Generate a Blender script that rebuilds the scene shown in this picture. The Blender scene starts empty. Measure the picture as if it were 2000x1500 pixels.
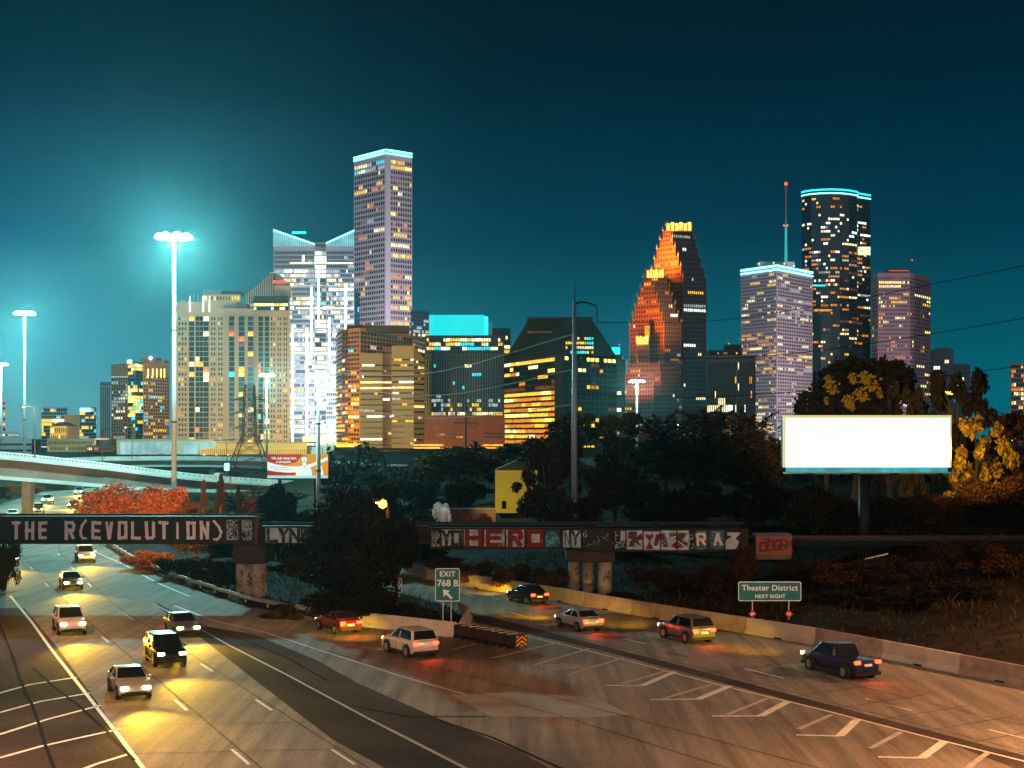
import bpy, math, random
import numpy as np
from mathutils import Vector, Matrix
random.seed(7); RNG = np.random.default_rng(7)
SC = bpy.context.scene
COL = SC.collection
R = math.radians
# ------------------------------------------------------------------ camera, world, exposure
CAM_H, F, CX, CY = 14.0, 2850.0, 1000.0, 850.0
cd = bpy.data.cameras.new('camera'); cam = bpy.data.objects.new('camera', cd); COL.objects.link(cam)
cam.location = (0, 0, CAM_H); cam.rotation_euler = (R(90), 0, 0)
cd.sensor_width = 36; cd.lens = F/2000*36; cd.shift_y = 0.05
cd.clip_start = 0.5; cd.clip_end = 12000
SC.camera = cam
SC.view_settings.view_transform = 'Standard'; SC.view_settings.look = 'None'
SC.view_settings.exposure = 0.0; SC.view_settings.gamma = 1
SC.cycles.use_denoising = True
SC.cycles.use_light_tree = True
SC.cycles.max_bounces = 5; SC.cycles.diffuse_bounces = 2; SC.cycles.glossy_bounces = 2
SC.cycles.transmission_bounces = 2; SC.cycles.volume_bounces = 0
SC.cycles.sample_clamp_indirect = 4

W = bpy.data.worlds.new('World'); SC.world = W; W.use_nodes = True
def world():
    nt = W.node_tree; N = nt.nodes; L = nt.links
    bg = N['Background']
    tc = N.new('ShaderNodeTexCoord'); sep = N.new('ShaderNodeSeparateXYZ'); L.new(tc.outputs['Generated'], sep.inputs[0])
    # elevation ramp of the night sky, teal towards the horizon
    el = N.new('ShaderNodeMapRange'); el.inputs['From Min'].default_value = 0.0; el.inputs['From Max'].default_value = 0.32
    L.new(sep.outputs['Z'], el.inputs['Value'])
    def ramp(stops):
        r = N.new('ShaderNodeValToRGB'); e = r.color_ramp.elements
        while len(e) < len(stops): e.new(0.5)
        for k, (p, c) in enumerate(stops): e[k].position = p; e[k].color = (*c, 1)
        L.new(el.outputs[0], r.inputs[0]); return r
    right = ramp([(0, (0.0, .18, .235)), (.16, (.0, .12, .165)), (.42, (.0, .040, .078)), (.72, (.0, .017, .034)), (1, (.0, .009, .016))])
    left = ramp([(0, (.13, .36, .43)), (.16, (.05, .28, .37)), (.40, (.0, .085, .145)), (.70, (.0, .022, .042)), (1, (.0, .009, .016))])
    ax = N.new('ShaderNodeMapRange'); ax.interpolation_type = 'SMOOTHSTEP'
    ax.inputs['From Min'].default_value = -0.36; ax.inputs['From Max'].default_value = 0.10
    L.new(sep.outputs['X'], ax.inputs['Value'])
    mx = N.new('ShaderNodeMix'); mx.data_type = 'RGBA'
    L.new(ax.outputs[0], mx.inputs[0]); L.new(left.outputs[0], mx.inputs[6]); L.new(right.outputs[0], mx.inputs[7])
    # unseen glow added behind the viewer, low over the horizon, to light the facades
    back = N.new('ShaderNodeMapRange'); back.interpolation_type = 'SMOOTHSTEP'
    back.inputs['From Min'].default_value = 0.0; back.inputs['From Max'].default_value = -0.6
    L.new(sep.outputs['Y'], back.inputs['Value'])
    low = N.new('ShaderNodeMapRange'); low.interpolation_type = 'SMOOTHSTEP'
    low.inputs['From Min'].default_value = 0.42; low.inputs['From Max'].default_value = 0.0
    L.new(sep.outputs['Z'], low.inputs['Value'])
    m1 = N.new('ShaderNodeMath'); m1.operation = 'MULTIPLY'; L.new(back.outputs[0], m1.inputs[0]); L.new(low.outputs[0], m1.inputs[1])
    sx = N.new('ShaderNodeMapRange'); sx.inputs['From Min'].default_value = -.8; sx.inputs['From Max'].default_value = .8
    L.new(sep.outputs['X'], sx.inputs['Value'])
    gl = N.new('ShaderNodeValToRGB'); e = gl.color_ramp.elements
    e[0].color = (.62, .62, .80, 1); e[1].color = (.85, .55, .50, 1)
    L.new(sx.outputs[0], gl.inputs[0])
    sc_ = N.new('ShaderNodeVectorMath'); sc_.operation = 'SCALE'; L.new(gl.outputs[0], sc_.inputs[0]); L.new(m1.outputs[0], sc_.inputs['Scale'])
    # a few faint stars
    vo = N.new('ShaderNodeTexVoronoi'); vo.inputs['Scale'].default_value = 60; L.new(tc.outputs['Generated'], vo.inputs['Vector'])
    st = N.new('ShaderNodeMapRange'); st.inputs['From Min'].default_value = 0.018; st.inputs['From Max'].default_value = 0.0
    st.inputs['To Max'].default_value = 0.5
    L.new(vo.outputs['Distance'], st.inputs['Value'])
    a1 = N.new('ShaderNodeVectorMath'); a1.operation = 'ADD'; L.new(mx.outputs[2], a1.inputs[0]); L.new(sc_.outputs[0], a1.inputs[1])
    a2 = N.new('ShaderNodeVectorMath'); a2.operation = 'ADD'; L.new(a1.outputs[0], a2.inputs[0]); L.new(st.outputs[0], a2.inputs[1])
    cl = N.new('ShaderNodeTexNoise'); cl.inputs['Scale'].default_value = 2.6; cl.inputs['Detail'].default_value = 5; L.new(tc.outputs['Generated'], cl.inputs['Vector'])
    cr = N.new('ShaderNodeMapRange'); cr.inputs['From Min'].default_value = .3; cr.inputs['From Max'].default_value = .7; cr.inputs['To Min'].default_value = .82; cr.inputs['To Max'].default_value = 1.18; L.new(cl.outputs['Fac'], cr.inputs['Value'])
    a3 = N.new('ShaderNodeVectorMath'); a3.operation = 'SCALE'; L.new(a2.outputs[0], a3.inputs[0]); L.new(cr.outputs[0], a3.inputs['Scale']); a2 = a3
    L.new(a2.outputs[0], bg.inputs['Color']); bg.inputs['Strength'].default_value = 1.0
world()

# ------------------------------------------------------------------ helpers
def at(px, py, D): return Vector(((px-CX)/F*D, D, CAM_H+(CY-py)/F*D))
def gp(px, py, z=0.0):
    D = (CAM_H-z)*F/(py-CY); return Vector(((px-CX)/F*D, D, z))
def pxX(px, D): return (px-CX)/F*D
def pyZ(py, D): return CAM_H+(CY-py)/F*D
def link(name, data, parent=None):
    o = bpy.data.objects.new(name, data); COL.objects.link(o)
    if parent is not None: o.parent = parent
    return o
def tag(o, label=None, cat=None, group=None, kind=None):
    if label: o['label'] = label
    if cat: o['category'] = cat
    if group: o['group'] = group
    if kind: o['kind'] = kind
    return o
def empty(name, loc, label, cat, group=None, rz=0.0):
    o = link(name, None); o.empty_display_size = .5; o.location = loc; o.rotation_euler.z = rz
    return tag(o, label, cat, group)
def copy_tree(o, parent=None):
    c = o.copy(); COL.objects.link(c)
    if parent is not None: c.parent = parent
    for ch in list(o.children): copy_tree(ch, c)
    return c
class MB:
    def __init__(s): s.v = []; s.f = []; s.m = []
    def add(s, vs, fs, mi=0):
        b = len(s.v); s.v += [tuple(p) for p in vs]; s.f += [tuple(i+b for i in q) for q in fs]; s.m += [mi]*len(fs)
    def quad(s, a, b, c, d, mi=0): s.add([a, b, c, d], [(0, 1, 2, 3)], mi)
    def box(s, c, size, rz=0.0, mi=0, M=None):
        hx, hy, hz = size[0]/2, size[1]/2, size[2]/2; cr, sr = math.cos(rz), math.sin(rz); vs = []
        for z in (-hz, hz):
            for x, y in ((-hx, -hy), (hx, -hy), (hx, hy), (-hx, hy)):
                p = Vector((x*cr-y*sr, x*sr+y*cr, z))
                if M is not None: p = M @ Vector((x, y, z))
                vs.append((c[0]+p[0], c[1]+p[1], c[2]+p[2]))
        s.add(vs, [(3, 2, 1, 0), (4, 5, 6, 7), (0, 1, 5, 4), (1, 2, 6, 5), (2, 3, 7, 6), (3, 0, 4, 7)], mi)
    def prism(s, poly, z0, z1, mi=0):
        n = len(poly)
        vs = [(p[0], p[1], z0 if not callable(z0) else z0(p)) for p in poly]+[(p[0], p[1], z1 if not callable(z1) else z1(p)) for p in poly]
        fs = [tuple(range(n-1, -1, -1)), tuple(range(n, 2*n))]+[(i, (i+1) % n, n+(i+1) % n, n+i) for i in range(n)]
        s.add(vs, fs, mi)
    def tube(s, pts, r, n=8, mi=0, cap=True):
        pts = [Vector(p) for p in pts]; rr = r if isinstance(r, (list, tuple)) else [r]*len(pts); rings = []; vs = []
        for i, p in enumerate(pts):
            d = (pts[min(i+1, len(pts)-1)]-pts[max(i-1, 0)])
            d = d.normalized() if d.length > 1e-9 else Vector((0, 0, 1))
            u = d.cross(Vector((0, 0, 1)))
            u = u.normalized() if u.length > 1e-4 else Vector((1, 0, 0))
            w = d.cross(u).normalized()
            for k in range(n):
                a = 2*math.pi*k/n; vs.append(p+u*(math.cos(a)*rr[i])+w*(math.sin(a)*rr[i]))
        fs = []
        for i in range(len(pts)-1):
            for k in range(n):
                k2 = (k+1) % n; fs.append((i*n+k, i*n+k2, (i+1)*n+k2, (i+1)*n+k))
        if cap: fs += [tuple(range(n-1, -1, -1)), tuple(range((len(pts)-1)*n, len(pts)*n))]
        s.add(vs, fs, mi)
    def lathe(s, prof, c=(0, 0, 0), n=16, mi=0):
        vs = []
        for r, z in prof:
            for k in range(n):
                a = 2*math.pi*k/n; vs.append((c[0]+r*math.cos(a), c[1]+r*math.sin(a), c[2]+z))
        fs = []
        for i in range(len(prof)-1):
            for k in range(n):
                k2 = (k+1) % n; fs.append((i*n+k, i*n+k2, (i+1)*n+k2, (i+1)*n+k))
        fs += [tuple(range(n-1, -1, -1)), tuple(range((len(prof)-1)*n, len(prof)*n))]
        s.add(vs, fs, mi)
    def mesh(s, name, mats, smooth=False):
        me = bpy.data.meshes.new(name); me.from_pydata(s.v, [], s.f)
        mats = mats if isinstance(mats, (list, tuple)) else [mats]
        for m in mats: me.materials.append(m)
        if len(mats) > 1: me.polygons.foreach_set('material_index', s.m)
        if smooth: me.polygons.foreach_set('use_smooth', [True]*len(s.f))
        me.update(); return me
    def build(s, name, mats, parent=None, smooth=False): return link(name, s.mesh(name, mats, smooth), parent)

def bevel(o, w=.03, seg=2):
    m = o.modifiers.new('edge', 'BEVEL'); m.width = w; m.segments = seg; m.limit_method = 'ANGLE'; m.angle_limit = R(35); return o

# ------------------------------------------------------------------ materials
MATS = {}
def mat(name, base, rough=.7, metal=0.0, var=.25, scale=.6, spec=.3, bump=0.0, detail=5, var2=0.0, scale2=.08, coord='Object'):
    if name in MATS: return MATS[name]
    m = bpy.data.materials.new(name); m.use_nodes = True; nt = m.node_tree; N = nt.nodes; L = nt.links
    b = N['Principled BSDF']; b.inputs['Roughness'].default_value = rough; b.inputs['Metallic'].default_value = metal
    b.inputs['Specular IOR Level'].default_value = spec; b.inputs['Base Color'].default_value = (*base, 1)
    if var > 0:
        tc = N.new('ShaderNodeTexCoord'); nz = N.new('ShaderNodeTexNoise'); nz.inputs['Scale'].default_value = scale; nz.inputs['Detail'].default_value = detail
        nz.inputs['Roughness'].default_value = .65
        L.new(tc.outputs[coord], nz.inputs['Vector'])
        mr = N.new('ShaderNodeMapRange'); mr.inputs['From Min'].default_value = .3; mr.inputs['From Max'].default_value = .7
        mr.inputs['To Min'].default_value = 1-var; mr.inputs['To Max'].default_value = 1+var
        L.new(nz.outputs['Fac'], mr.inputs['Value'])
        val = mr.outputs[0]
        if var2 > 0:
            n2 = N.new('ShaderNodeTexNoise'); n2.inputs['Scale'].default_value = scale2; n2.inputs['Detail'].default_value = 3; L.new(tc.outputs[coord], n2.inputs['Vector'])
            r2 = N.new('ShaderNodeMapRange'); r2.inputs['From Min'].default_value = .35; r2.inputs['From Max'].default_value = .65
            r2.inputs['To Min'].default_value = 1-var2; r2.inputs['To Max'].default_value = 1+var2; L.new(n2.outputs['Fac'], r2.inputs['Value'])
            mm = N.new('ShaderNodeMath'); mm.operation = 'MULTIPLY'; L.new(val, mm.inputs[0]); L.new(r2.outputs[0], mm.inputs[1]); val = mm.outputs[0]
        vm = N.new('ShaderNodeVectorMath'); vm.operation = 'SCALE'; vm.inputs[0].default_value = base; L.new(val, vm.inputs['Scale'])
        L.new(vm.outputs[0], b.inputs['Base Color'])
        if bump > 0:
            bp = N.new('ShaderNodeBump'); bp.inputs['Strength'].default_value = bump; bp.inputs['Distance'].default_value = .05
            L.new(nz.outputs['Fac'], bp.inputs['Height']); L.new(bp.outputs[0], b.inputs['Normal'])
    MATS[name] = m; return m
def emis(name, col, strength, sample=False, base=(.02, .02, .02), vary=0.0, vscale=1.0):
    if name in MATS: return MATS[name]
    m = bpy.data.materials.new(name); m.use_nodes = True; nt = m.node_tree; N = nt.nodes; b = N['Principled BSDF']
    b.inputs['Base Color'].default_value = (*base, 1); b.inputs['Roughness'].default_value = .4
    b.inputs['Emission Color'].default_value = (*col, 1); b.inputs['Emission Strength'].default_value = strength
    if vary > 0:   # rooms seen behind the glass: blinds, ceilings and furniture
        tc = N.new('ShaderNodeTexCoord'); nz = N.new('ShaderNodeTexNoise'); nz.inputs['Scale'].default_value = vscale; nz.inputs['Detail'].default_value = 2
        nt.links.new(tc.outputs['Object'], nz.inputs['Vector'])
        mr = N.new('ShaderNodeMapRange'); mr.inputs['From Min'].default_value = .3; mr.inputs['From Max'].default_value = .7
        mr.inputs['To Min'].default_value = strength*(1-vary); mr.inputs['To Max'].default_value = strength*(1+vary)
        nt.links.new(nz.outputs['Fac'], mr.inputs['Value']); nt.links.new(mr.outputs[0], b.inputs['Emission Strength'])
    m.cycles.emission_sampling = 'AUTO' if sample else 'NONE'
    MATS[name] = m; return m
WIN = {
 'dk': mat('window_dark_glass', (.012, .014, .02), .22, 0, 0, spec=.25),
 'db': mat('window_blue_glass', (.012, .035, .05), .2, 0, 0, spec=.35),
 'dg': emis('window_dim_red', (.20, .05, .02), .8, vary=.6, vscale=.3),
 'or': emis('window_orange', (1, .30, .03), .95, vary=.6, vscale=.35),
 'ye': emis('window_yellow', (1, .56, .04), 1.4, vary=.5, vscale=.4),
 'yb': emis('window_bright_yellow', (1, .70, .13), 2.6, vary=.5, vscale=.4),
 'ww': emis('window_warm_white', (1, .84, .46), 1.7, vary=.6, vscale=.4),
 'wb': emis('window_bright_white', (.92, 1, .88), 2.4, vary=.5, vscale=.4),
 'wg': emis('window_pale_grey', (.62, .74, .74), .75, vary=.6, vscale=.35),
 'cy': emis('window_cyan', (.02, .75, .9), 1.4, vary=.5, vscale=.4),
}
M_CONC = mat('concrete_grey', (.30, .29, .27), .85, var=.18, scale=.5, bump=.2, var2=.15, scale2=.06)
M_CONC_D = mat('concrete_dark', (.11, .105, .10), .85, var=.3, scale=.5, bump=.2)
M_STEEL = mat('galvanised_steel', (.42, .44, .45), .5, .6, var=.15, scale=3)
M_DKSTEEL = mat('dark_painted_steel', (.02, .02, .024), .6, .2, var=.4, scale=2)
M_RUST = mat('rusty_steel', (.10, .045, .03), .8, .1, var=.5, scale=2, bump=.2)
M_WHITE = mat('white_paint', (.75, .76, .74), .6, var=.1, scale=2)
M_BLACK = mat('black_rubber', (.012, .012, .013), .7, var=.2, scale=4)
# ------------------------------------------------------------------ ground and roads
PA = [(-45, 12), (-45, 50), (-52, 100), (-70, 165), (-103.7, 296), (-115, 356), (-112, 384), (-95, 430), (-70, 430), (-80, 400), (-90, 350), (-77, 266), (-51, 183),
      (-42, 160), (-33, 140), (-21.7, 119), (-15.8, 112.4), (-11.3, 107), (-3.9, 101), (2, 96), (30, 12)]
PB = [(-3.9, 99), (-3.6, 117), (-9.8, 129.5), (-24.6, 159.6), (-50, 215), (-75, 270), (-68, 276), (-43, 221), (-17, 165), (-9.1, 144.3), (-4.8, 136.8), (2.4, 126.2),
      (11.9, 110.6), (20.8, 97.3), (28.9, 81.4), (38.4, 62), (46.4, 45), (54, 12), (0, 12)]
def _sd(P, X, Y):
    P = np.array(P, float); n = len(P); d = np.full(X.shape, 1e9); ins = np.zeros(X.shape, bool)
    for i in range(n):
        a, b = P[i], P[(i+1) % n]; ab = b-a; t = np.clip(((X-a[0])*ab[0]+(Y-a[1])*ab[1])/(ab@ab), 0, 1)
        d = np.minimum(d, np.hypot(X-a[0]-t*ab[0], Y-a[1]-t*ab[1]))
        c = ((a[1] > Y) != (b[1] > Y))
        with np.errstate(divide='ignore', invalid='ignore'):
            xs = a[0]+(Y-a[1])*ab[0]/(ab[1] if abs(ab[1]) > 1e-9 else 1e-9)
        ins ^= c & (X < xs)
    return np.where(ins, -d, d)
BARX = lambda Y: np.interp(Y, [12, 45, 62, 81.4, 97.3, 110.6, 126.2, 136.8, 144.3, 165, 221, 276], [54, 46.4, 38.4, 28.9, 20.8, 11.9, 2.4, -4.8, -9.1, -17, -43, -68])
def tzn(X, Y):
    X = np.asarray(X, float); Y = np.asarray(Y, float)
    sd = np.minimum(_sd(PA, X, Y), _sd(PB, X, Y))
    right = X > BARX(Y)
    s = np.clip(sd, 0, None)
    top = np.where(right, 5.0+np.clip((Y-140)/300, 0, 1)*1.0, np.where(Y < 215, 1.4, 4.5))
    left = (X < -40) & (Y < 420) & ~right & (X < np.interp(Y, [12, 100, 165, 296, 356, 420], [-45, -52, -70, -104, -115, -100]))
    top = np.where(left, 5.0, top)
    slope = np.where(right, .17, .13)
    zr = np.minimum(.02+slope*s, top)
    far = np.clip((Y-300)/150, 0, 1)
    zo = zr*(1-far)+np.where(s > 25, 4.8, zr)*far
    z = np.where(sd < 0, np.maximum(.35*sd, -.5), zo)
    bump = (.10*np.sin(X*.9+Y*.35)+.08*np.sin(X*.4-Y*1.1))*np.clip(s/4, 0, 1)
    return z+bump
def tz(x, y): return float(tzn(np.array([x]), np.array([y]))[0])
M_GROUND = mat('night_soil_and_turf', (.016, .012, .008), .95, var=.6, scale=.9, bump=.4, spec=.05, var2=.3, scale2=.05)
def ground():
    xs = np.concatenate([[-3000, -2200, -1200, -600, -350, -240], np.arange(-180, 131, 1.25), [170, 240, 350, 600, 1200, 2200, 3000]])
    ys = np.concatenate([[-600, -200, -60, 0], np.arange(14, 330, 1.25), np.arange(332, 460, 6), [500, 600, 900, 1500, 2500, 3400]])
    X, Y = np.meshgrid(xs, ys); Z = tzn(X.ravel(), Y.ravel()).reshape(X.shape)
    v = np.stack([X, Y, Z], -1).reshape(-1, 3); nx = len(xs); ny = len(ys)
    i = np.arange((nx-1)*(ny-1)); r, c = i//(nx-1), i % (nx-1); a = r*nx+c
    f = np.stack([a, a+1, a+nx+1, a+nx], -1)
    me = bpy.data.meshes.new('ground'); me.from_pydata(v.tolist(), [], f.tolist()); me.materials.append(M_GROUND)
    me.polygons.foreach_set('use_smooth', [True]*len(f)); me.update()
    tag(link('ground', me), kind='structure')
ground()

def road_mat():
    m = bpy.data.materials.new('worn_road_concrete'); m.use_nodes = True; nt = m.node_tree; N = nt.nodes; L = nt.links; b = N['Principled BSDF']
    b.inputs['Roughness'].default_value = .8; b.inputs['Specular IOR Level'].default_value = .12
    tc = N.new('ShaderNodeTexCoord')
    def nz(scale, detail, vec, rough=.6):
        n = N.new('ShaderNodeTexNoise'); n.inputs['Scale'].default_value = scale; n.inputs['Detail'].default_value = detail; n.inputs['Roughness'].default_value = rough; L.new(vec, n.inputs['Vector']); return n.outputs['Fac']
    mp = N.new('ShaderNodeMapping'); mp.inputs['Rotation'].default_value = (0, 0, R(-27)); mp.inputs['Scale'].default_value = (1, .06, 1)
    L.new(tc.outputs['Object'], mp.inputs['Vector'])
    streak = nz(1.1, 4, mp.outputs[0]); stain = nz(.09, 4, tc.outputs['Object']); grain = nz(6, 8, tc.outputs['Object'], .8)
    def rng(x, a, bb):
        r = N.new('ShaderNodeMapRange'); r.inputs['From Min'].default_value = .32; r.inputs['From Max'].default_value = .68; r.inputs['To Min'].default_value = a; r.inputs['To Max'].default_value = bb; L.new(x, r.inputs['Value']); return r.outputs[0]
    def mul(x, y):
        k = N.new('ShaderNodeMath'); k.operation = 'MULTIPLY'; L.new(x, k.inputs[0]); L.new(y, k.inputs[1]); return k.outputs[0]
    v = mul(mul(rng(streak, .6, 1.35), rng(stain, .7, 1.3)), rng(grain, .55, 1.5))
    sc = N.new('ShaderNodeVectorMath'); sc.operation = 'SCALE'; sc.inputs[0].default_value = (.19, .165, .14); L.new(v, sc.inputs['Scale'])
    # tar joints across the slabs
    L.new(sc.outputs[0], b.inputs['Base Color'])
    bp = N.new('ShaderNodeBump'); bp.inputs['Strength'].default_value = .25; bp.inputs['Distance'].default_value = .02; L.new(grain, bp.inputs['Height']); L.new(bp.outputs[0], b.inputs['Normal'])
    return m
M_ROAD = road_mat()
def roadsheet():
    mb = MB(); mb.quad((-150, 12, 0), (70, 12, 0), (70, 440, 0), (-150, 440, 0))
    o = mb.build('road', M_ROAD); tag(o, kind='structure')
roadsheet()
M_ASPH = mat('dark_asphalt', (.055, .043, .042), .95, var=.45, scale=5, spec=.04, bump=.35, detail=7, var2=.35, scale2=.12)
M_ASPH2 = mat('black_new_asphalt', (.032, .025, .024), .95, var=.35, scale=6, spec=.04, bump=.3, detail=7, var2=.25, scale2=.2)
M_PALE = mat('pale_concrete_patch', (.28, .27, .255), .7, var=.15, scale=4, bump=.2, var2=.2, scale2=.4)
M_PAINT = mat('worn_road_paint', (.62, .60, .55), .6, var=.35, scale=3.0, detail=8)
M_PAINTD = mat('faded_road_paint', (.36, .33, .29), .7, var=.4, scale=3.0, detail=8)
M_TAR = mat('tar_seam', (.016, .014, .014), .95, var=.3, scale=3, spec=.02)
def strip_poly(mb, pts, w, z, mi=0):
    pts = [Vector((p[0], p[1], 0)) for p in pts]; vs = []
    for i, p in enumerate(pts):
        d = (pts[min(i+1, len(pts)-1)]-pts[max(i-1, 0)]).normalized(); n = Vector((-d.y, d.x, 0))
        vs += [(*(p+n*w/2).xy, z), (*(p-n*w/2).xy, z)]
    mb.add(vs, [(2*i, 2*i+1, 2*i+3, 2*i+2) for i in range(len(pts)-1)], mi)
def flat(name, pxs, z, m):
    mb = MB(); pts = [gp(*p) for p in pxs]
    mb.add([(p.x, p.y, z) for p in pts], [tuple(range(len(pts)))]); o = mb.build(name, m); tag(o, kind='structure'); return o
# darker asphalt surfaces
flat('road_shoulder', [(-700, 1188), (48, 1188), (110, 1262), (190, 1372), (288, 1512), (-700, 1512)], .004, M_ASPH)
flat('road_shoulder', [(395, 1222), (500, 1240), (620, 1290), (700, 1335), (860, 1405), (1010, 1465), (1090, 1510), (935, 1510), (720, 1400), (560, 1313), (440, 1253)], .004, M_ASPH)
flat('road_shoulder', [(300, 1180), (312, 1180), (560, 1313), (720, 1400), (928, 1510), (770, 1510), (650, 1445), (500, 1330), (385, 1240)], .008, M_ASPH2)
flat('road_patch', [(880, 1358), (1000, 1352), (1160, 1362), (1230, 1395), (1150, 1401), (960, 1399)], .004, M_PALE)
flat('road_patch', [(905, 1192), (1250, 1280), (1300, 1292), (1500, 1345), (2010, 1478), (2010, 1512), (1850, 1450), (1480, 1352), (1180, 1272), (930, 1215)], .004, M_ASPH)
# painted markings
def marks():
    mb = MB(); md = MB(); mt = MB()
    def line(pxs, w, b=mb, z=.012): strip_poly(b, [gp(*p) for p in pxs], w, z)
    line([(20, 1164), (62, 1215), (100, 1268), (160, 1345), (225, 1428), (288, 1512)], .20)
    line([(296, 1178), (350, 1205), (450, 1262), (560, 1318), (720, 1404), (930, 1512)], .17, md)
    line([(340, 1183), (420, 1213), (520, 1236), (640, 1275), (780, 1320), (910, 1357)], .14)
    line([(895, 1212), (1000, 1236), (1110, 1262), (1250, 1297), (1420, 1342), (1600, 1385), (1800, 1437), (2020, 1492)], .17)
    line([(180, 1075), (240, 1102), (310, 1140), (370, 1165)], .15)
    # lane dashes on the left carriageway
    LE = lambda D: np.interp(D, [50, 61.4, 124.7, 170, 270, 360], [-10.5, -15.4, -42.4, -62, -95, -110])
    RE = lambda D: np.interp(D, [50, 61.4, 121, 175, 266, 350], [3.5, -1.9, -29.7, -50, -79, -93])
    for fr in (1/3, 2/3):
        for D in list(np.arange(62, 122, 12.2))+[135, 152, 170, 240, 256, 275, 300, 325]:
            strip_poly(mb, [(LE(d)*(1-fr)+RE(d)*fr, d) for d in (D, D+3)], .15, .012)
    line([(300, 1207), (350, 1208.6)], .45, mb)   # stop-like short bar
    # dashes on the right carriageway
    for a, b in (((1000, 1197), (1030, 1205)), ((1215, 1247), (1260, 1257)), ((1455, 1306), (1530, 1325)), ((1690, 1365), (1780, 1388)), ((1930, 1425), (2020, 1447)), ((905, 1160), (925, 1166)), ((960, 1168), (975, 1171))):
        line([a, b], .15)
    for a, b in (((1300, 1274), (1345, 1284)), ((1470, 1314), (1520, 1325)), ((1695, 1367), (1765, 1383))): line([a, b], .10, mt, .016)
    # chevrons in the gore
    for q in ([(1318, 1312), (1253, 1340), (1185, 1339)], [(1426, 1340), (1363, 1366), (1270, 1367)], [(1538, 1371), (1485, 1399), (1390, 1399)], [(1674, 1406), (1640, 1438), (1555, 1436)], [(1845, 1448), (1800, 1481), (1715, 1479)]):
        line(q[:2], .42, mb, .014); line(q[1:], .26, mb, .018)
    for a, b in (((1300, 1311), (1215, 1336)), ((1390, 1337), (1295, 1365)), ((1500, 1364), (1420, 1396)), ((1625, 1396), (1560, 1424)), ((1760, 1430), (1700, 1462)), ((1930, 1470), (1890, 1500)),
                 ((1215, 1286), (1110, 1318)), ((1150, 1267), (1040, 1300)), ((1095, 1254), (960, 1286)), ((930, 1257), (880, 1270))): line([a, b], .28, md, .014)
    for k in range(5): line([(1045+k*9, 1300+k*2.2), (1120+k*6, 1297+k*2.0)], .12, mb, .02)
    # cross hatching on the left shoulder
    for a, b, c in (((-30, 1362), (60, 1337), (150, 1323)), ((-30, 1400), (80, 1370), (176, 1354)), ((-30, 1444), (90, 1406), (196, 1378)), ((-20, 1486), (80, 1458), (234, 1424)), ((130, 1515), (190, 1492), (252, 1473))): line([a, b, c], .24, mb)
    # tar-sealed cracks
    for q in ([(-5, 1210), (20, 1270), (45, 1340), (62, 1375), (78, 1420), (90, 1460), (110, 1512)], [(65, 1305), (105, 1342), (150, 1375), (205, 1425), (262, 1485)], [(380, 1216), (480, 1252), (560, 1285), (640, 1330)], [(700, 1382), (800, 1400), (950, 1400)], [(860, 1408), (960, 1440), (1120, 1512)]): line(q, .16, mt, .016)
    mj = MB()
    for D in np.arange(58, 190, 6.1): strip_poly(mj, [(float(LE(D))-.2, D), (float(RE(D))+.2, D+1.5)], .05, .010)
    for fr in (.34, .673): strip_poly(mj, [(float(LE(D)*(1-fr)+RE(D)*fr)+.25, D) for D in range(56, 190, 6)], .045, .0112)
    for k in range(0, 26, 2):
        a, b = gp(905+k*44, 1208+k*11.2), gp(905+k*44+(200 if k > 4 else 150), 1208+k*11.2-16-k*.9); strip_poly(mj, [(a.x, a.y), (b.x, b.y)], .05, .010)
    for q in ([(1000, 1215), (1300, 1287), (1600, 1366), (2010, 1470)], [(1040, 1196), (1300, 1252), (1600, 1322), (2010, 1420)], [(560, 1250), (800, 1318), (1100, 1400), (1420, 1500)], [(420, 1190), (700, 1268), (1000, 1340), (1300, 1420), (1600, 1500)]): strip_poly(mj, [(gp(*p).x, gp(*p).y) for p in q], .05, .0116)
    tag(mj.build('road_joints', M_TAR), kind='structure')
    tag(mb.build('road_markings', M_PAINT), kind='structure'); tag(md.build('faded_road_markings', M_PAINTD), kind='structure'); tag(mt.build('road_crack_seams', M_TAR), kind='structure')
    return LE, RE
LE, RE = marks()
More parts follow.
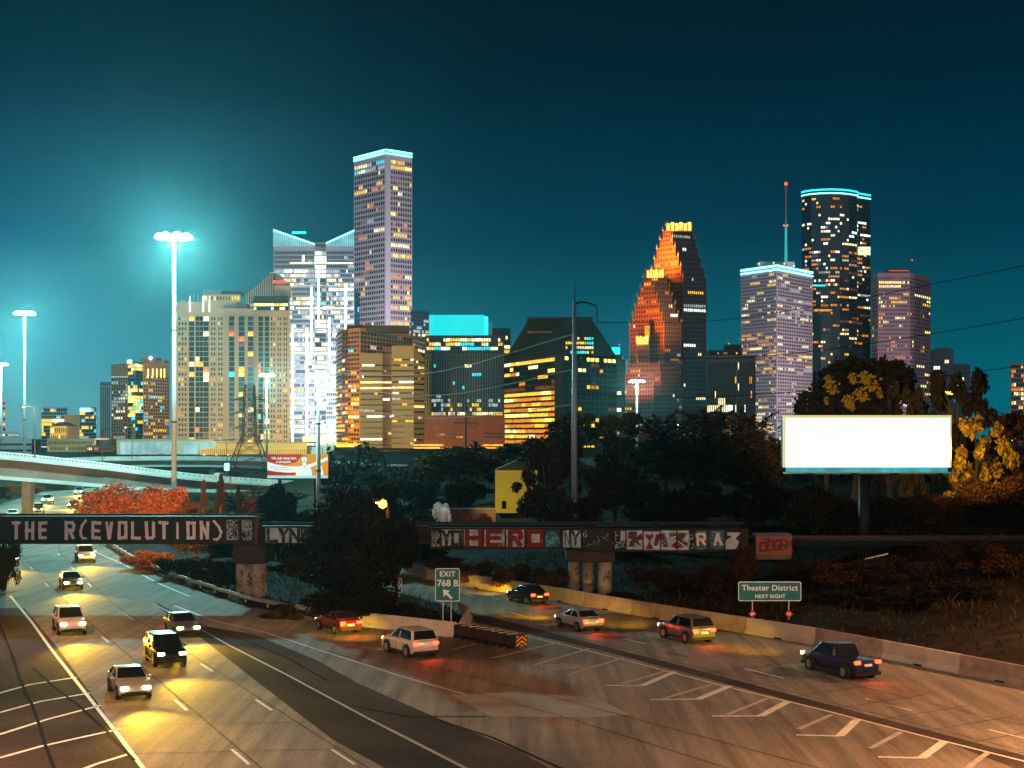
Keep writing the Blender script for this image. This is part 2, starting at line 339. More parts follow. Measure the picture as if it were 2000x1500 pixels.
# ------------------------------------------------------------------ buildings
class Bld:
    """One building: an Empty at its base, wall blocks as parts, every window face queued and turned into parts at the end."""
    def __init__(s, name, label, D, pxmid, group=None, cat='building'):
        s.D = D; s.root = empty(name, (pxX(pxmid, D), D, 4.0), label, cat, group); s.o = s.root.location.copy(); s.wins = []
    def loc(s, p): return (p[0]-s.o.x, p[1]-s.o.y, p[2]-s.o.z)
    def block(s, pts, ytop, ybot, m, depth=30, name='wall', yref=None, faces=(), D=None, z0=None, topslope=None):
        """pts: [(px, ytop)] or [px] along the visible front, left to right. The pixel heights of the top corners give each corner its distance."""
        D = D or s.D; zt = pyZ(ytop, D); z0 = (pyZ(ybot, D) if ybot is not None else 0.0) if z0 is None else z0
        P = []
        for p in pts:
            if isinstance(p, tuple):
                d = (zt-CAM_H)*F/(CY-p[1]) if len(p) == 2 and p[1] is not None else D+p[2]
                P.append((pxX(p[0], d), d))
            else: P.append((pxX(p, D), D))
        d1, d0 = max(P[-1][1], D)+depth, max(P[0][1], D)+depth; sh = min(.02*abs(P[-1][0]-P[0][0]), 1.5)
        B = [(P[-1][0]*d1/P[-1][1]-sh, d1), (P[0][0]*d0/P[0][1]+sh, d0)]
        mb = MB(); o = s.o
        mb.prism([(p[0]-o.x, p[1]-o.y) for p in P+B], z0-o.z, (lambda q: topslope(q)-o.z) if topslope else zt-o.z)
        ob = mb.build(name, m, s.root)
        for k, fc in enumerate(faces):
            if fc: s.face(P[k], P[k+1], z0, zt, **fc)
        return ob, P, z0, zt
    def face(s, a, b, z0, z1, cols=10, rows=20, w=.6, h=.5, mt=.02, mb=.0, ml=.02, mr=.02, lit=.3, pal=(('ye', 1),), dark='dk', rowvar=.6, run=.5, proud=.06, cols_skip=(), bands=None):
        a = Vector((a[0], a[1], 0)); b = Vector((b[0], b[1], 0)); d = b-a; Lh = d.length; d.normalize(); n = Vector((d.y, -d.x, 0))
        H = z1-z0; cw = Lh*(1-ml-mr)/cols; ch = H*(1-mt-mb)/rows; keys = [k for k, _ in pal]; wt = [x for _, x in pal]
        for r in range(rows):
            f = max(0, min(1, lit*(1+rowvar*random.gauss(0, 1)))); pl, wl = keys, wt
            if bands:
                for r0, r1, bl, bp in bands:
                    if r0 <= r/rows < r1: f = max(0, min(1, bl*(1+.3*random.gauss(0, 1)))); pl = [k for k, _ in bp]; wl = [x for _, x in bp]
            cur = None
            for c in range(cols):
                if c in cols_skip: continue
                if cur is None or random.random() > run: cur = random.choices(pl, wl)[0] if random.random() < f else dark
                z = z0+H*mb+(r+.5)*ch; p = a+d*(Lh*ml+(c+.5)*cw)+n*proud; p.z = z
                s.wins.append((p-s.o, math.atan2(d.y, d.x), round(cw*w, 2), round(ch*h, 2), cur))
    def done(s, parts=100, pname='window'):
        """The hundred windows that show largest as parts of their own, the rest as one part."""
        if not s.wins: return
        lit = lambda k: 0 if k in ('dk', 'db') else 1
        order = sorted(range(len(s.wins)), key=lambda i: (-round(s.wins[i][2]*s.wins[i][3], 1), -lit(s.wins[i][4]), (i*7919) % 1009))
        solo = set(order[:parts]) if len(s.wins) > parts else set(range(len(s.wins)))
        cache = {}; keys = sorted(WIN); rest = MB()
        for i, (p, a, w, h, k) in enumerate(s.wins):
            if i in solo:
                me = cache.get((w, h, k))
                if me is None:
                    q = MB(); q.box((0, 0, 0), (w, .16, h)); me = cache[(w, h, k)] = q.mesh('window', WIN[k])
                o = link(pname, me, s.root); o.location = p; o.rotation_euler.z = a
            else: rest.box(p, (w, .16, h), a, keys.index(k))
        if rest.v: tag(rest.build('window_grid', [WIN[k] for k in keys], s.root), kind='stuff')
    def box(s, name, px0, px1, y0, y1, m, depth=8, dD=0, D=None):
        D = (D or s.D)+dD; mb = MB(); o = s.o
        x0, x1, zt, zb = pxX(px0, D), pxX(px1, D), pyZ(y0, D), pyZ(y1, D)
        mb.box(((x0+x1)/2-o.x, D+depth/2-o.y, (zt+zb)/2-o.z), (x1-x0, depth, zt-zb)); return mb.build(name, m, s.root)
C_BEIGE = mat('beige_render', (.52, .42, .27), .9, var=.08, scale=.05)
C_BEIGE2 = mat('tan_render', (.46, .36, .25), .9, var=.08, scale=.05)
C_BRICK = mat('brown_brick', (.42, .17, .055), .9, var=.15, scale=.1)
C_LAV = mat('pale_grey_granite', (.52, .47, .52), .8, var=.06, scale=.05)
C_WHITE = mat('white_facade_panel', (.62, .66, .68), .6, var=.08, scale=.05)
C_ORANGE = mat('rust_brown_granite', (.42, .18, .06), .8, var=.12, scale=.05)
C_GOLD = mat('gold_spandrel', (.55, .36, .10), .6, var=.15, scale=.05)
C_TAN = mat('tan_banded_stone', (.58, .40, .15), .9, var=.08, scale=.08)
C_BLUEG = mat('dark_blue_glass_wall', (.02, .035, .055), .3, var=.3, scale=.05, spec=.4)
C_BLACKG = mat('black_glass_wall', (.016, .015, .02), .35, var=.3, scale=.05, spec=.3)
C_REDB = mat('dark_red_brick', (.22, .075, .045), .9, var=.2, scale=.2)
C_RED = mat('red_granite', (.38, .085, .035), .8, var=.15, scale=.05)
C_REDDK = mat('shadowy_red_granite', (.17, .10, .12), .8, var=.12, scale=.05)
C_GREYR = mat('grey_ribbed_concrete', (.20, .19, .22), .85, var=.12, scale=.05)
C_TEALG = mat('teal_glass_wall', (.012, .03, .036), .3, var=.35, scale=.03, spec=.4)
C_PURP = mat('pinkish_granite', (.27, .19, .22), .8, var=.08, scale=.05)
C_PALEB = mat('pale_blue_panel', (.42, .52, .58), .7, var=.08, scale=.05)
C_DARK = mat('dark_roof_metal', (.03, .028, .032), .7, var=.3, scale=.1)
E_CY = emis('cyan_neon', (.02, .95, .95), 1.6); E_CYW = emis('cyan_white_neon', (.30, 1, 1), 2.6)
E_TEAL = emis('cyan_sign_panel', (.0, .85, .88), 1.0, vary=.06, vscale=.05)
E_CROWN = emis('yellow_crown_flood', (1, .66, .10), 2.2, vary=.7, vscale=.25)
E_YELWALL = emis('yellow_glow_wall', (1, .56, .012), .72, vary=.25, vscale=.05)  # walls emit in place of lamps shining on them
E_ORSTRIP = emis('orange_strip_light', (1, .42, .03), 1.5, vary=.5, vscale=.3)
E_PALE = emis('pale_cyan_lit_glass', (.45, .80, .82), .62, vary=.35, vscale=.12)
E_WHITEL = emis('white_entrance_light', (.85, 1, .95), 2.0, vary=.4, vscale=.3)
E_RED = emis('red_beacon', (1, .06, .02), 4.0); E_REDS = emis('red_roof_sign', (1, .07, .02), 1.2)
E_LED = emis('cool_lamp_head', (.70, 1, .97), 40)
def beacons(B, pts, m=None, r=.5, name='beacon'):
    for px, py, D in pts:
        q = MB(); q.lathe([(.05, -r*2), (.12, -r), (r*.8, -r*.6), (r, 0), (r*.7, r*.7), (.05, r)], n=8)
        o = q.build(name, m or E_RED, B.root); o.location = at(px, py, D)-B.o

def city():
    C_WHITE = mat('white_facade_panel', (.62, .66, .68))
    OFF = (('ye', 5), ('yb', 2), ('or', 3), ('ww', 3), ('dg', 3), ('wb', 1))
    APT = (('ye', 4), ('ww', 3), ('cy', 2), ('or', 2), ('dg', 3))
    # --- far left sliver
    b = Bld('office_block', 'grey office block with yellow windows, cut by the left photo edge', 900, -10)
    b.block([-45, 12], 780, 905, C_LAV, 40, faces=[dict(cols=10, rows=12, w=.7, h=.45, lit=.35, pal=APT)]); b.done()
    b = Bld('parking_garage', 'low pale parking garage with dark open decks at the left edge', 620, 10)
    b.block([-60, 62], 853, 905, C_WHITE, 40); b.block([-60, 40], 842, 853, C_WHITE, 20, 'parapet')
    for y in (866, 878): b.box('deck_opening', -60, 61, y, y+4, C_DARK, 1.0, -.5)
    b.face((pxX(-40, 620), 620), (pxX(38, 620), 620), pyZ(853, 620), pyZ(846, 620), cols=14, rows=1, lit=.5, pal=(('wb', 1), ('wg', 1)), h=.4); b.done()
    b = Bld('glass_office', 'blue glass mid-rise with scattered yellow windows behind the yellow-lit house', 1100, 105)
    b.block([80, 132], 796, 885, C_PALEB, 40, faces=[dict(cols=12, rows=13, w=.85, h=.8, lit=.38, pal=(('ye', 3), ('ww', 2), ('wg', 3)), dark='db')]); b.done()
    b = Bld('glass_office', 'teal glass tower with a small lit roof sign, beside the blue glass mid-rise', 1090, 170)
    b.block([155, 188], 795, 900, C_PALEB, 40, faces=[dict(cols=9, rows=15, w=.9, h=.8, lit=.35, pal=(('ye', 2), ('cy', 2), ('wg', 2)), dark='db')])
    b.box('roof_sign', 156, 176, 797, 804, E_CYW, 1, -1.2); b.done()
    b = Bld('apartment_block', 'plain windowless tan tower between two blue glass mid-rises', 1000, 139)
    b.block([125, 154], 812, 905, C_TAN, 30); b.box('parapet', 124, 155, 810, 813, C_BEIGE2, 31, -.4)
    b = Bld('heritage_building', 'small gabled hall lit bright yellow in front of the tan tower', 960, 112)
    b.block([98, 130], 832, 905, E_YELWALL, 25, faces=[dict(cols=8, rows=5, w=.45, h=.6, lit=.1, pal=(('yb', 1),))])
    mb = MB(); x0, x1 = pxX(97, 960)-b.o.x, pxX(131, 960)-b.o.x; zb, zt = pyZ(832, 960)-b.o.z, pyZ(824, 960)-b.o.z
    mb.add([(x0, -.5, zb), (x1, -.5, zb), (x1, 25, zb), (x0, 25, zb), (x0+3, 12, zt), (x1-3, 12, zt)], [(0, 1, 5, 4), (1, 2, 5), (2, 3, 4, 5), (3, 0, 4), (3, 2, 1, 0)]); mb.build('roof', C_REDB, b.root); b.done()
    b = Bld('civic_building', 'long low tan building with three rows of small windows beyond the flyover', 800, 137)
    b.block([92, 182], 858, 905, C_TAN, 30, faces=[dict(cols=26, rows=4, w=.4, h=.5, lit=.15, pal=(('wg', 2), ('or', 1)))]); b.box('parapet', 91, 183, 856, 859, C_BEIGE2, 31, -.4); b.done()
    b = Bld('brick_annex', 'low dark red annex next to the long tan building', 790, 190)
    b.block([168, 222], 870, 905, C_REDB, 30, faces=[dict(cols=14, rows=3, w=.5, h=.4, lit=.1, pal=OFF)]); b.done()
    b = Bld('slab_tower', 'thin white slab tower with vertical ribs beside the brown brick tower', 1000, 205)
    b.block([195, 216], 752, 890, C_PALEB, 40, faces=[dict(cols=5, rows=1, w=.35, h=.98, lit=0)]); b.box('roof_plant', 196, 213, 746, 752, C_DARK, 10); b.done()
    # --- brown brick tower with a glass corner
    b = Bld('brick_tower', 'orange-brown brick apartment tower with a dark glass corner bay', 900, 274)
    b.block([(217, 712), (250, 709)], 707, 890, C_BRICK, 40, faces=[dict(cols=7, rows=24, w=.45, h=.62, lit=.22, pal=(('wg', 4), ('cy', 1), ('ww', 1)), mt=.15)])
    b.block([(250, 709), (264, 706), (279, 708)], 706, 890, C_BLUEG, 38, 'glass_bay', faces=[dict(cols=4, rows=26, w=.92, h=.8, lit=.15, pal=(('ye', 2), ('cy', 1)), dark='db', bands=[(.4, .75, .6, (('yb', 3), ('ye', 3), ('cy', 1))), (.85, .97, .7, (('ww', 1), ('ye', 2)))])]*2)
    b.block([(279, 708), (331, 713)], 708, 890, C_BRICK, 40, faces=[dict(cols=11, rows=24, w=.5, h=.62, lit=.25, pal=(('wg', 3), ('cy', 1), ('ye', 2)), mt=.13)])
    for x in (288, 297, 305, 313, 320): b.box('lit_fin', x, x+2, 720, 738, WIN['yb'], .4, -.5)
    b.box('roof_plant', 276, 304, 698, 708, C_REDB, 15, 8); b.box('roof_plant', 308, 322, 703, 709, C_REDB, 12, 8); b.box('roof_sign', 248, 257, 703, 710, WIN['wb'], 1, -.5)
    b.box('cornice', 217, 250, 735, 737, C_WHITE, .6, -.4); beacons(b, [(294, 699, 905)], WIN['wb'], 1.2, 'roof_lamp'); b.done()
    # --- twin beige towers
    b = Bld('apartment_tower', 'tall beige apartment tower with dark balcony strips, in front of the white lamp mast', 920, 420)
    top, bot = 588, 888; D = 920
    def strips(spec, y0, y1):
        for x0, x1, kind in spec:
            if kind == 'w': b.face((pxX(x0, D), D), (pxX(x1, D), D), pyZ(y1, D), pyZ(y0, D), cols=3 if x1-x0 > 16 else 2, rows=27, w=.5, h=.55, lit=.16, pal=(('ye', 3), ('wg', 2), ('cy', 1), ('or', 2)))
            else: b.face((pxX(x0, D), D), (pxX(x1, D), D), pyZ(y1, D), pyZ(y0, D), cols=2 if kind == 'g' else 1, rows=27, w=.93, h=.86, ml=0, mr=0, lit=.22, pal=APT, rowvar=.4, run=.3, proud=.12)
    b.block([345, 462], 590, bot, C_BEIGE, 35); b.block([352, 362], 586, 592, C_BEIGE, 10, 'parapet')
    strips([(347, 366, 'w'), (369, 380, 's'), (382, 397, 'g'), (397, 408, 's'), (411, 422, 'w'), (425, 436, 'w')], 612, 884)
    for x in (370, 396, 408): b.box('lit_fin', x, x+1.5, 578, 609, WIN['wb'], .5, -.6)
    b.block([398, 470], 575, 590, C_BEIGE, 28, 'upper_storey', faces=[dict(cols=12, rows=1, w=.5, h=.5, lit=.4, pal=OFF)])
    b.box('roof_plant', 396, 432, 566, 576, C_PALEB, 12, 6); b.box('roof_plant', 432, 468, 568, 576, C_GREYR, 12, 6)
    for x in (378, 386, 402, 412): b.box('roof_mast', x, x+.7, 574, 590, C_WHITE, .5, 3)
    b.box('antenna', 433, 434.2, 556, 568, C_BEIGE2, .6, 8)
    b.block([(436, None, -6), (462, None, -6), (496, None, -4)], 604, bot, C_BEIGE2, 40, 'wing', D=D)
    D = 913
    strips([(447, 458, 's'), (466, 478, 's'), (484, 495, 's')], 612, 884)
    b.box('roof_plant', 448, 482, 592, 604, C_BEIGE2, 12, 8)
    b.done()
    b = Bld('apartment_tower', 'second beige apartment tower with a dark flat cap, right of the balcony tower', 930, 530); D = 930
    b.block([496, 566], 592, 892, C_BEIGE2, 40)
    D = 929.8; strips([(505, 514, 'g'), (517, 526, 's'), (528, 538, 'w'), (541, 550, 'w'), (553, 562, 'w')], 612, 888)
    b.block([494, 564], 585, 606, C_BLACKG, 30, 'penthouse', D=928, faces=[dict(cols=12, rows=2, w=.85, h=.7, lit=.85, pal=(('yb', 2), ('ye', 2), ('ww', 3)), mt=.3)])
    b.block([495, 563], 578, 586, C_DARK, 30, 'flat_cap', D=926); b.block([535, 569], 558, 579, C_BEIGE2, 20, 'lift_tower', D=934)
    b.box('roof_sign', 533, 558, 548, 553, E_REDS, 1, 2); beacons(b, [(536, 549, 930), (550, 549, 930)]); b.done()
    # --- sloping glass roofed building behind
    b = Bld('glass_tower', 'slanted-roof glass building peeking out above the beige towers', 1250, 525)
    o = b.o; xs = [pxX(p, 1250)-o.x for p in (478, 526, 540)]; zs = [pyZ(y, 1250)-o.z for y in (575, 533, 533)]; mb = MB()
    mb.add([(xs[0], 0, -4), (xs[2], 0, -4), (xs[2], 0, zs[2]), (xs[1], 0, zs[1]), (xs[0], 0, zs[0]), (xs[0], 40, -4), (xs[2], 40, -4), (xs[2], 40, zs[2]), (xs[1], 40, zs[1]), (xs[0], 40, zs[0])],
           [(0, 1, 2, 3, 4), (9, 8, 7, 6, 5), (1, 6, 7, 2), (2, 7, 8, 3), (3, 8, 9, 4), (4, 9, 5, 0), (0, 5, 6, 1)]); mb.build('wall', mat('grey_glass_wall', (.10, .11, .14), .4, var=.2, scale=.05), b.root)
    for k in range(13):
        x = 481+k*4.2; yt = 575-(min(x, 526)-478)*.875; b.box('mullion', x, x+.8, yt+2, 640, C_WHITE, .3, -.3)
    b.box('roof_edge', 526, 540, 531.5, 533.5, C_WHITE, 40, -.4)
    b.face((pxX(484, 1250), 1250), (pxX(524, 1250), 1250), pyZ(640, 1250), pyZ(578, 1250), cols=8, rows=9, w=.8, h=.7, lit=.15, pal=(('wg', 3), ('or', 1)), dark='db'); b.done()
    # --- big white glass tower with the V-shaped crown
    D = 1350; b = Bld('glass_tower', 'bright white glass skyscraper with a lit V-shaped crown', D, 611); C_WHITE = mat('silver_glass_wall', (.20, .23, .27), .4, var=.1, scale=.05)
    WG = (('wg', 6), ('wb', 3), ('ww', 4), ('ye', 1))
    b.block([534, 615], 481, 900, C_WHITE, 45, faces=[dict(cols=20, rows=46, w=.72, h=.62, lit=.72, rowvar=.25, pal=WG, dark='db', bands=[(.90, 1, .05, (('wg', 1),)), (.78, .82, .1, (('wg', 1),)), (0, .05, .9, (('yb', 3), ('ww', 2)))])])
    b.block([(637, None, 0), (692, None, 0)], 481, 900, C_WHITE, 45, 'right_wing', faces=[dict(cols=14, rows=46, w=.72, h=.62, lit=.66, rowvar=.25, pal=WG, dark='db', bands=[(.90, 1, .05, (('wg', 1),)), (0, .05, .9, (('yb', 3), ('ww', 2)))])])
    b.block([(615, None, 10), (637, None, 10)], 479, 900, C_WHITE, 30, 'centre_bay', faces=[dict(cols=5, rows=46, w=.85, h=.7, lit=.8, rowvar=.2, pal=(('wb', 4), ('ww', 3), ('wg', 2)), dark='db', bands=[(.86, .96, 1, (('wb', 1),)), (.72, .86, .5, (('cy', 3), ('wg', 1)))])])
    for k in range(8): b.box('bright_floor', 566+(k % 3)*6, 690-(k % 2)*30, 512+k*44, 512+k*44+3, WIN['wg' if k % 2 else 'ww'], .4, -.3)
    for x, y0, y1 in ((590, 498, 514), (597, 640, 860), (606, 560, 700), (673, 560, 860), (569, 640, 870), (620, 520, 640), (641, 620, 700)): b.box('lit_stairwell', x, x+4.5, y0, y1, WIN['wb'], .4, -.35)
    b.box('lit_lobby', 596, 637, 500, 514, WIN['wb'], .4, 9.4); b.box('lit_lobby', 592, 690, 852, 864, WIN['yb'], .4, -.45)
    def crown(px0, y0, px1, y1, yb, n):
        q = MB(); f = MB(); o = b.o
        X = [pxX(px0, D)-o.x, pxX(px1, D)-o.x]; Z = [pyZ(y0, D)-o.z, pyZ(y1, D)-o.z]; zb = pyZ(yb, D)-o.z
        q.add([(X[0], 0, zb), (X[1], 0, zb), (X[1], 0, Z[1]), (X[0], 0, Z[0]), (X[0], 1.5, zb), (X[1], 1.5, zb), (X[1], 1.5, Z[1]), (X[0], 1.5, Z[0])], [(0, 1, 2, 3), (7, 6, 5, 4), (1, 5, 6, 2), (2, 6, 7, 3), (3, 7, 4, 0), (0, 4, 5, 1)])
        c = q.build('crown_screen', emis('lit_crown_glass', (.22, .85, .90), .75, vary=.45, vscale=.06), b.root)
        for k in range(n+1):
            t = k/n; x = X[0]*(1-t)+X[1]*t; zt = Z[0]*(1-t)+Z[1]*t; f.box((x, -.4, (zb+zt)/2+.6), (.55, .6, zt-zb+1.6))
        f.build('crown_fin', C_WHITE, c)
        e = MB(); e.add([(X[0], -.9, Z[0]+.6), (X[1], -.9, Z[1]+.6), (X[1], -.9, Z[1]-.8), (X[0], -.9, Z[0]-.8), (X[0], -.1, Z[0]+.6), (X[1], -.1, Z[1]+.6), (X[1], -.1, Z[1]-.8), (X[0], -.1, Z[0]-.8)], [(3, 2, 1, 0), (4, 5, 6, 7), (0, 1, 5, 4), (2, 3, 7, 6), (1, 2, 6, 5), (3, 0, 4, 7)])
        e.build('crown_light', E_CYW, c)
    crown(534, 449, 615, 477, 481, 22); crown(637, 475, 692, 450, 481, 15)
    b.box('window_cleaning_cradle', 570, 597, 452, 456, E_CY, 3, 5); b.box('roof_rail', 616, 636, 473, 479, C_WHITE, 2, 12); b.done()
    b = Bld('glass_block', 'dark blue glass sliver wedged between the white glass tower and the tallest tower', 1420, 696)
    b.block([691, 702], 570, 700, C_BLUEG, 30, faces=[dict(cols=3, rows=10, w=.9, h=.7, lit=.15, pal=(('cy', 1),), dark='db')]); b.done()
    # --- the tallest tower
    D = 1470; b = Bld('granite_skyscraper', 'tallest tower, pale granite with a square window grid and cyan roof edge', D, 750)
    ob, P, z0, zt = b.block([(691, 313), (753, 297), (762, 298), (805, 305)], 297, 900, C_LAV, 50, faces=[
        dict(cols=14, rows=58, w=.56, h=.62, mt=.02, lit=.26, rowvar=.9, run=.55, pal=(('dg', 5), ('ye', 3), ('or', 3), ('ww', 2), ('wg', 2)), bands=[(.955, .99, .6, (('ww', 1), ('wg', 2), ('cy', 1)))]), None,
        dict(cols=9, rows=58, w=.6, h=.62, lit=.34, rowvar=.9, run=.55, pal=(('ye', 3), ('or', 3), ('dg', 4), ('ww', 2), ('yb', 1)), bands=[(.965, .99, .8, (('ye', 2), ('yb', 2)))])])
    q = MB()
    for (p0, p1) in zip(P[:-1], P[1:]):
        a_, b_ = Vector((*p0, 0)), Vector((*p1, 0)); d = b_-a_; Lh = d.length; d.normalize(); nn = Vector((d.y, -d.x, 0)); ang = math.atan2(d.y, d.x)
        for zz in (zt-1.2, zt+2.6):
            c = (a_+b_)/2+nn*.5; q.box((c.x-b.o.x, c.y-b.o.y, zz-b.o.z), (Lh, .5, 1.0), ang)
        for k in range(max(2, int(Lh/1.5))):
            c = a_+d*(Lh*(k+.5)/max(2, int(Lh/1.5)))+nn*.5; q.box((c.x-b.o.x, c.y-b.o.y, zt+1.4-b.o.z), (.45, .4, 2.6), ang)
    q.build('roof_light_edge', E_CYW, b.root); b.done()
    # --- rust brown tower with rounded corner
    D = 1150; b = Bld('office_tower', 'rust-brown office tower with a rounded golden-lit corner', D, 742)
    G = (('yb', 1), ('ye', 6), ('ww', 1), ('or', 5)); arc = [(656, 656), (660, 649), (668, 645), (680, 642), (702, 640)]
    bnd = [(0, .12, .25, G), (.12, .66, .6, G), (.66, .72, .2, G)]
    b.block(arc, 640, 905, C_ORANGE, 45, faces=[dict(cols=c, rows=30, w=.72, h=.6, ml=0, mr=0, lit=.12, pal=(('ww', 2), ('dg', 2), ('cy', 1)), bands=bnd) for c in (1, 2, 2, 4)])
    b.block([(702, 640), (806, 655)], 640, 905, C_ORANGE, 45, 'long_wall', faces=[dict(cols=17, rows=30, w=.78, h=.8, lit=.10, pal=(('ww', 2), ('dg', 3), ('wg', 1)))])
    b.block([(806, 655), (830, 662)], 655, 905, C_ORANGE, 40, 'side_wall', faces=[dict(cols=5, rows=29, w=.7, h=.6, lit=.2, pal=OFF)])
    b.block([(677, None, 12), (704, None, 10), (800, None, 16)], 633, 645, C_DARK, 25, 'roof_cap', D=D); beacons(b, [(710, 633, 1165), (798, 640, 1168)], r=.6)
    b.box('golden_podium', 656, 704, 866, 892, C_GOLD, 10, -6); b.face((pxX(657, 1144), 1143.8), (pxX(703, 1144), 1143.8), pyZ(890, 1144), pyZ(868, 1144), cols=8, rows=1, w=.75, h=.8, lit=.8, pal=(('wg', 2), ('ye', 2))); b.done()
    b = Bld('glass_block', 'slim blue-grey glass block beside the tallest tower', 1380, 820)
    b.block([(803, 605), (838, 608)], 605, 720, C_BLUEG, 30, faces=[dict(cols=10, rows=16, w=.85, h=.7, lit=.12, pal=(('wg', 1),), dark='db', bands=[(.25, .60, .6, (('ww', 2), ('ye', 2), ('wg', 1)))])]); b.done()
    # --- tan banded building
    D = 1040; b = Bld('office_building', 'tan stone office building with dark ribbon windows and two blocks', D, 766)
    def ribbon(x0, x1, D, ys, cols):
        for y in ys:
            k = random.random(); pal = (('wb', 2), ('wg', 2)) if k > .5 else (('ye', 2), ('ww', 1)); lit = .9 if abs(y-752) < 7 else (.22 if k > .35 else .06)
            if abs(y-752) < 7: pal = (('ww', 3), ('yb', 2))
            b.face((pxX(x0, D), D), (pxX(x1, D), D), pyZ(y+3.2, D), pyZ(y-.2, D), cols=cols, rows=1, w=.94, h=1, ml=0, mr=0, mt=0, lit=lit, pal=pal, rowvar=.2, run=.7, proud=.05)
    b.block([703, 747], 690, 896, C_TAN, 30, D=D); ribbon(704, 746.5, D, [712+k*11.1 for k in range(17)], 14)
    b.block([747, 765], 691, 896, C_ORANGE, 24, 'recess_wall', D=D+12); ribbon(748, 764.5, D+12, [712+k*11.1 for k in range(17)], 5)
    b.block([(765, None, -4), (808, None, -4)], 676, 896, C_TAN, 32, 'right_block', D=D); ribbon(766, 808, D-4, [701+k*10.9 for k in range(18)], 13)
    ob, P, z0, zt = b.block([(808, None, -4), (829, None, 9)], 702, 896, C_TAN, 22, 'chamfer_wall', D=D)
    for k in range(18):
        z = pyZ(705+k*10.9, D)
        if z-2 > z0: b.face(P[0], P[1], z-1.2, z, cols=5, rows=1, w=.94, h=1, mt=0, lit=.1, pal=OFF)
    q = MB(); o = b.o; xa, xb = pxX(808, D)-o.x, pxX(829, D)-o.x; zb, zc = pyZ(702, D)-o.z, pyZ(676, D)-o.z
    q.add([(xa, -4, zb), (xb, 9, zb), (xa, -4, zc), (xa, 28, zb), (xb, 28, zb), (xa, 28, zc)], [(0, 1, 2), (5, 4, 3), (1, 4, 5, 2), (0, 3, 4, 1), (2, 5, 3, 0)]); q.build('sloped_shoulder', C_TAN, b.root)
    b.box('entrance', 738, 757, 886, 903, E_WHITEL, 4, -14); b.box('podium', 695, 790, 882, 905, C_GOLD, 12, -10)
    b.face((pxX(697, D-10), D-10.2), (pxX(736, D-10), D-10.2), pyZ(900, D-10), pyZ(884, D-10), cols=8, rows=2, w=.6, h=.5, lit=.8, pal=(('wb', 2), ('ye', 2))); b.done()
    # --- dark glass tower with the cyan sign
    D = 1250; b = Bld('glass_tower', 'dark blue glass tower topped by a long solid cyan sign', D, 912)
    b.block([830, 985], 655, 880, C_BLUEG, 45, faces=[dict(cols=32, rows=26, w=.8, h=.7, lit=.035, pal=(('cy', 2), ('ww', 1)), dark='db', rowvar=.3, bands=[(.0, .10, .1, OFF), (.30, .42, .55, (('wg', 3), ('ye', 3), ('ww', 2), ('dg', 2))), (.42, .47, .2, (('wg', 1),)), (.88, .97, .75, (('ww', 3), ('ye', 2), ('wb', 1), ('cy', 1)))])])
    b.box('sign_panel', 838, 946, 615, 655, E_TEAL, 6, 1); b.box('sign_end_panel', 946, 953, 618, 653, E_CY, 10, 3); b.box('roof_plant', 953, 962, 628, 655, C_WHITE, 6, 12)
    b.block([(955, None, 14), (997, None, 20)], 638, 880, C_BLACKG, 30, 'side_tower', D=D, faces=[dict(cols=9, rows=26, w=.8, h=.7, lit=.03, pal=OFF, bands=[(.80, .93, .7, (('ww', 2), ('ye', 3)))])])
    for k in range(31): b.box('mullion', 832+k*5, 832.5+k*5, 690, 812, C_PALEB, .3, -.3)
    b.done()
    b = Bld('brick_hall', 'long dark red windowless hall with orange strip lights along its foot', 980, 905)
    b.block([829, 986], 811, 905, C_REDB, 40)
    for x0, x1, y in ((838, 860, 818), (875, 915, 817), (848, 860, 834), (875, 888, 834), (945, 982, 845), (945, 982, 852), (855, 875, 846)): b.box('slot_window', x0, x1, y, y+3, C_BLACKG, .4, -.2)
    for x0, x1 in ((808, 866), (942, 985)): b.box('strip_light', x0, x1, 868, 871, E_ORSTRIP, 1.2, -2.5); b.box('strip_light', x0, x1, 873.5, 876, E_ORSTRIP, 1.2, -2.5)
    for x in (872, 880, 893, 903, 915, 925): b.box('wall_lamp', x, x+4, 873, 876, E_ORSTRIP, .8, -1)
    b.face((pxX(850, 980), 979.9), (pxX(905, 980), 979.9), pyZ(856, 980), pyZ(846, 980), cols=12, rows=2, w=.6, h=.5, lit=.3, pal=(('or', 1), ('ye', 1))); b.done()
    # --- black building with the sloped roof
    D = 1080; b = Bld('office_building', 'black building with a big sloped mansard roof and yellow-lit left facade', D, 1094)
    o = b.o
    ob, P, z0, zt = b.block([(983, 706), (1100, 690), (1205, 697)], 690, 880, C_BLACKG, 50, faces=[
        dict(cols=16, rows=17, w=.95, h=.62, lit=.15, pal=OFF, ml=.02, mr=.13, bands=[(.02, .64, .97, (('yb', 2), ('ye', 6), ('ww', 1), ('or', 4))), (.64, .72, .35, (('or', 1), ('dg', 2))), (.90, .99, .85, (('ww', 3), ('ye', 2)))]),
        dict(cols=12, rows=17, w=.7, h=.62, lit=.14, pal=(('ye', 2), ('ww', 2), ('or', 2), ('dg', 2)), bands=[(.2, .3, .45, OFF), (.94, 1, .6, (('ye', 1), ('yb', 1)))])])
    q = MB(); zr = pyZ(622, D)-o.z; zb = zt-o.z
    L0, C0, R0 = [(p[0]-o.x, p[1]-o.y) for p in P]
    tl, tr = pxX(1030, D+22)-o.x, pxX(1158, D+14)-o.x
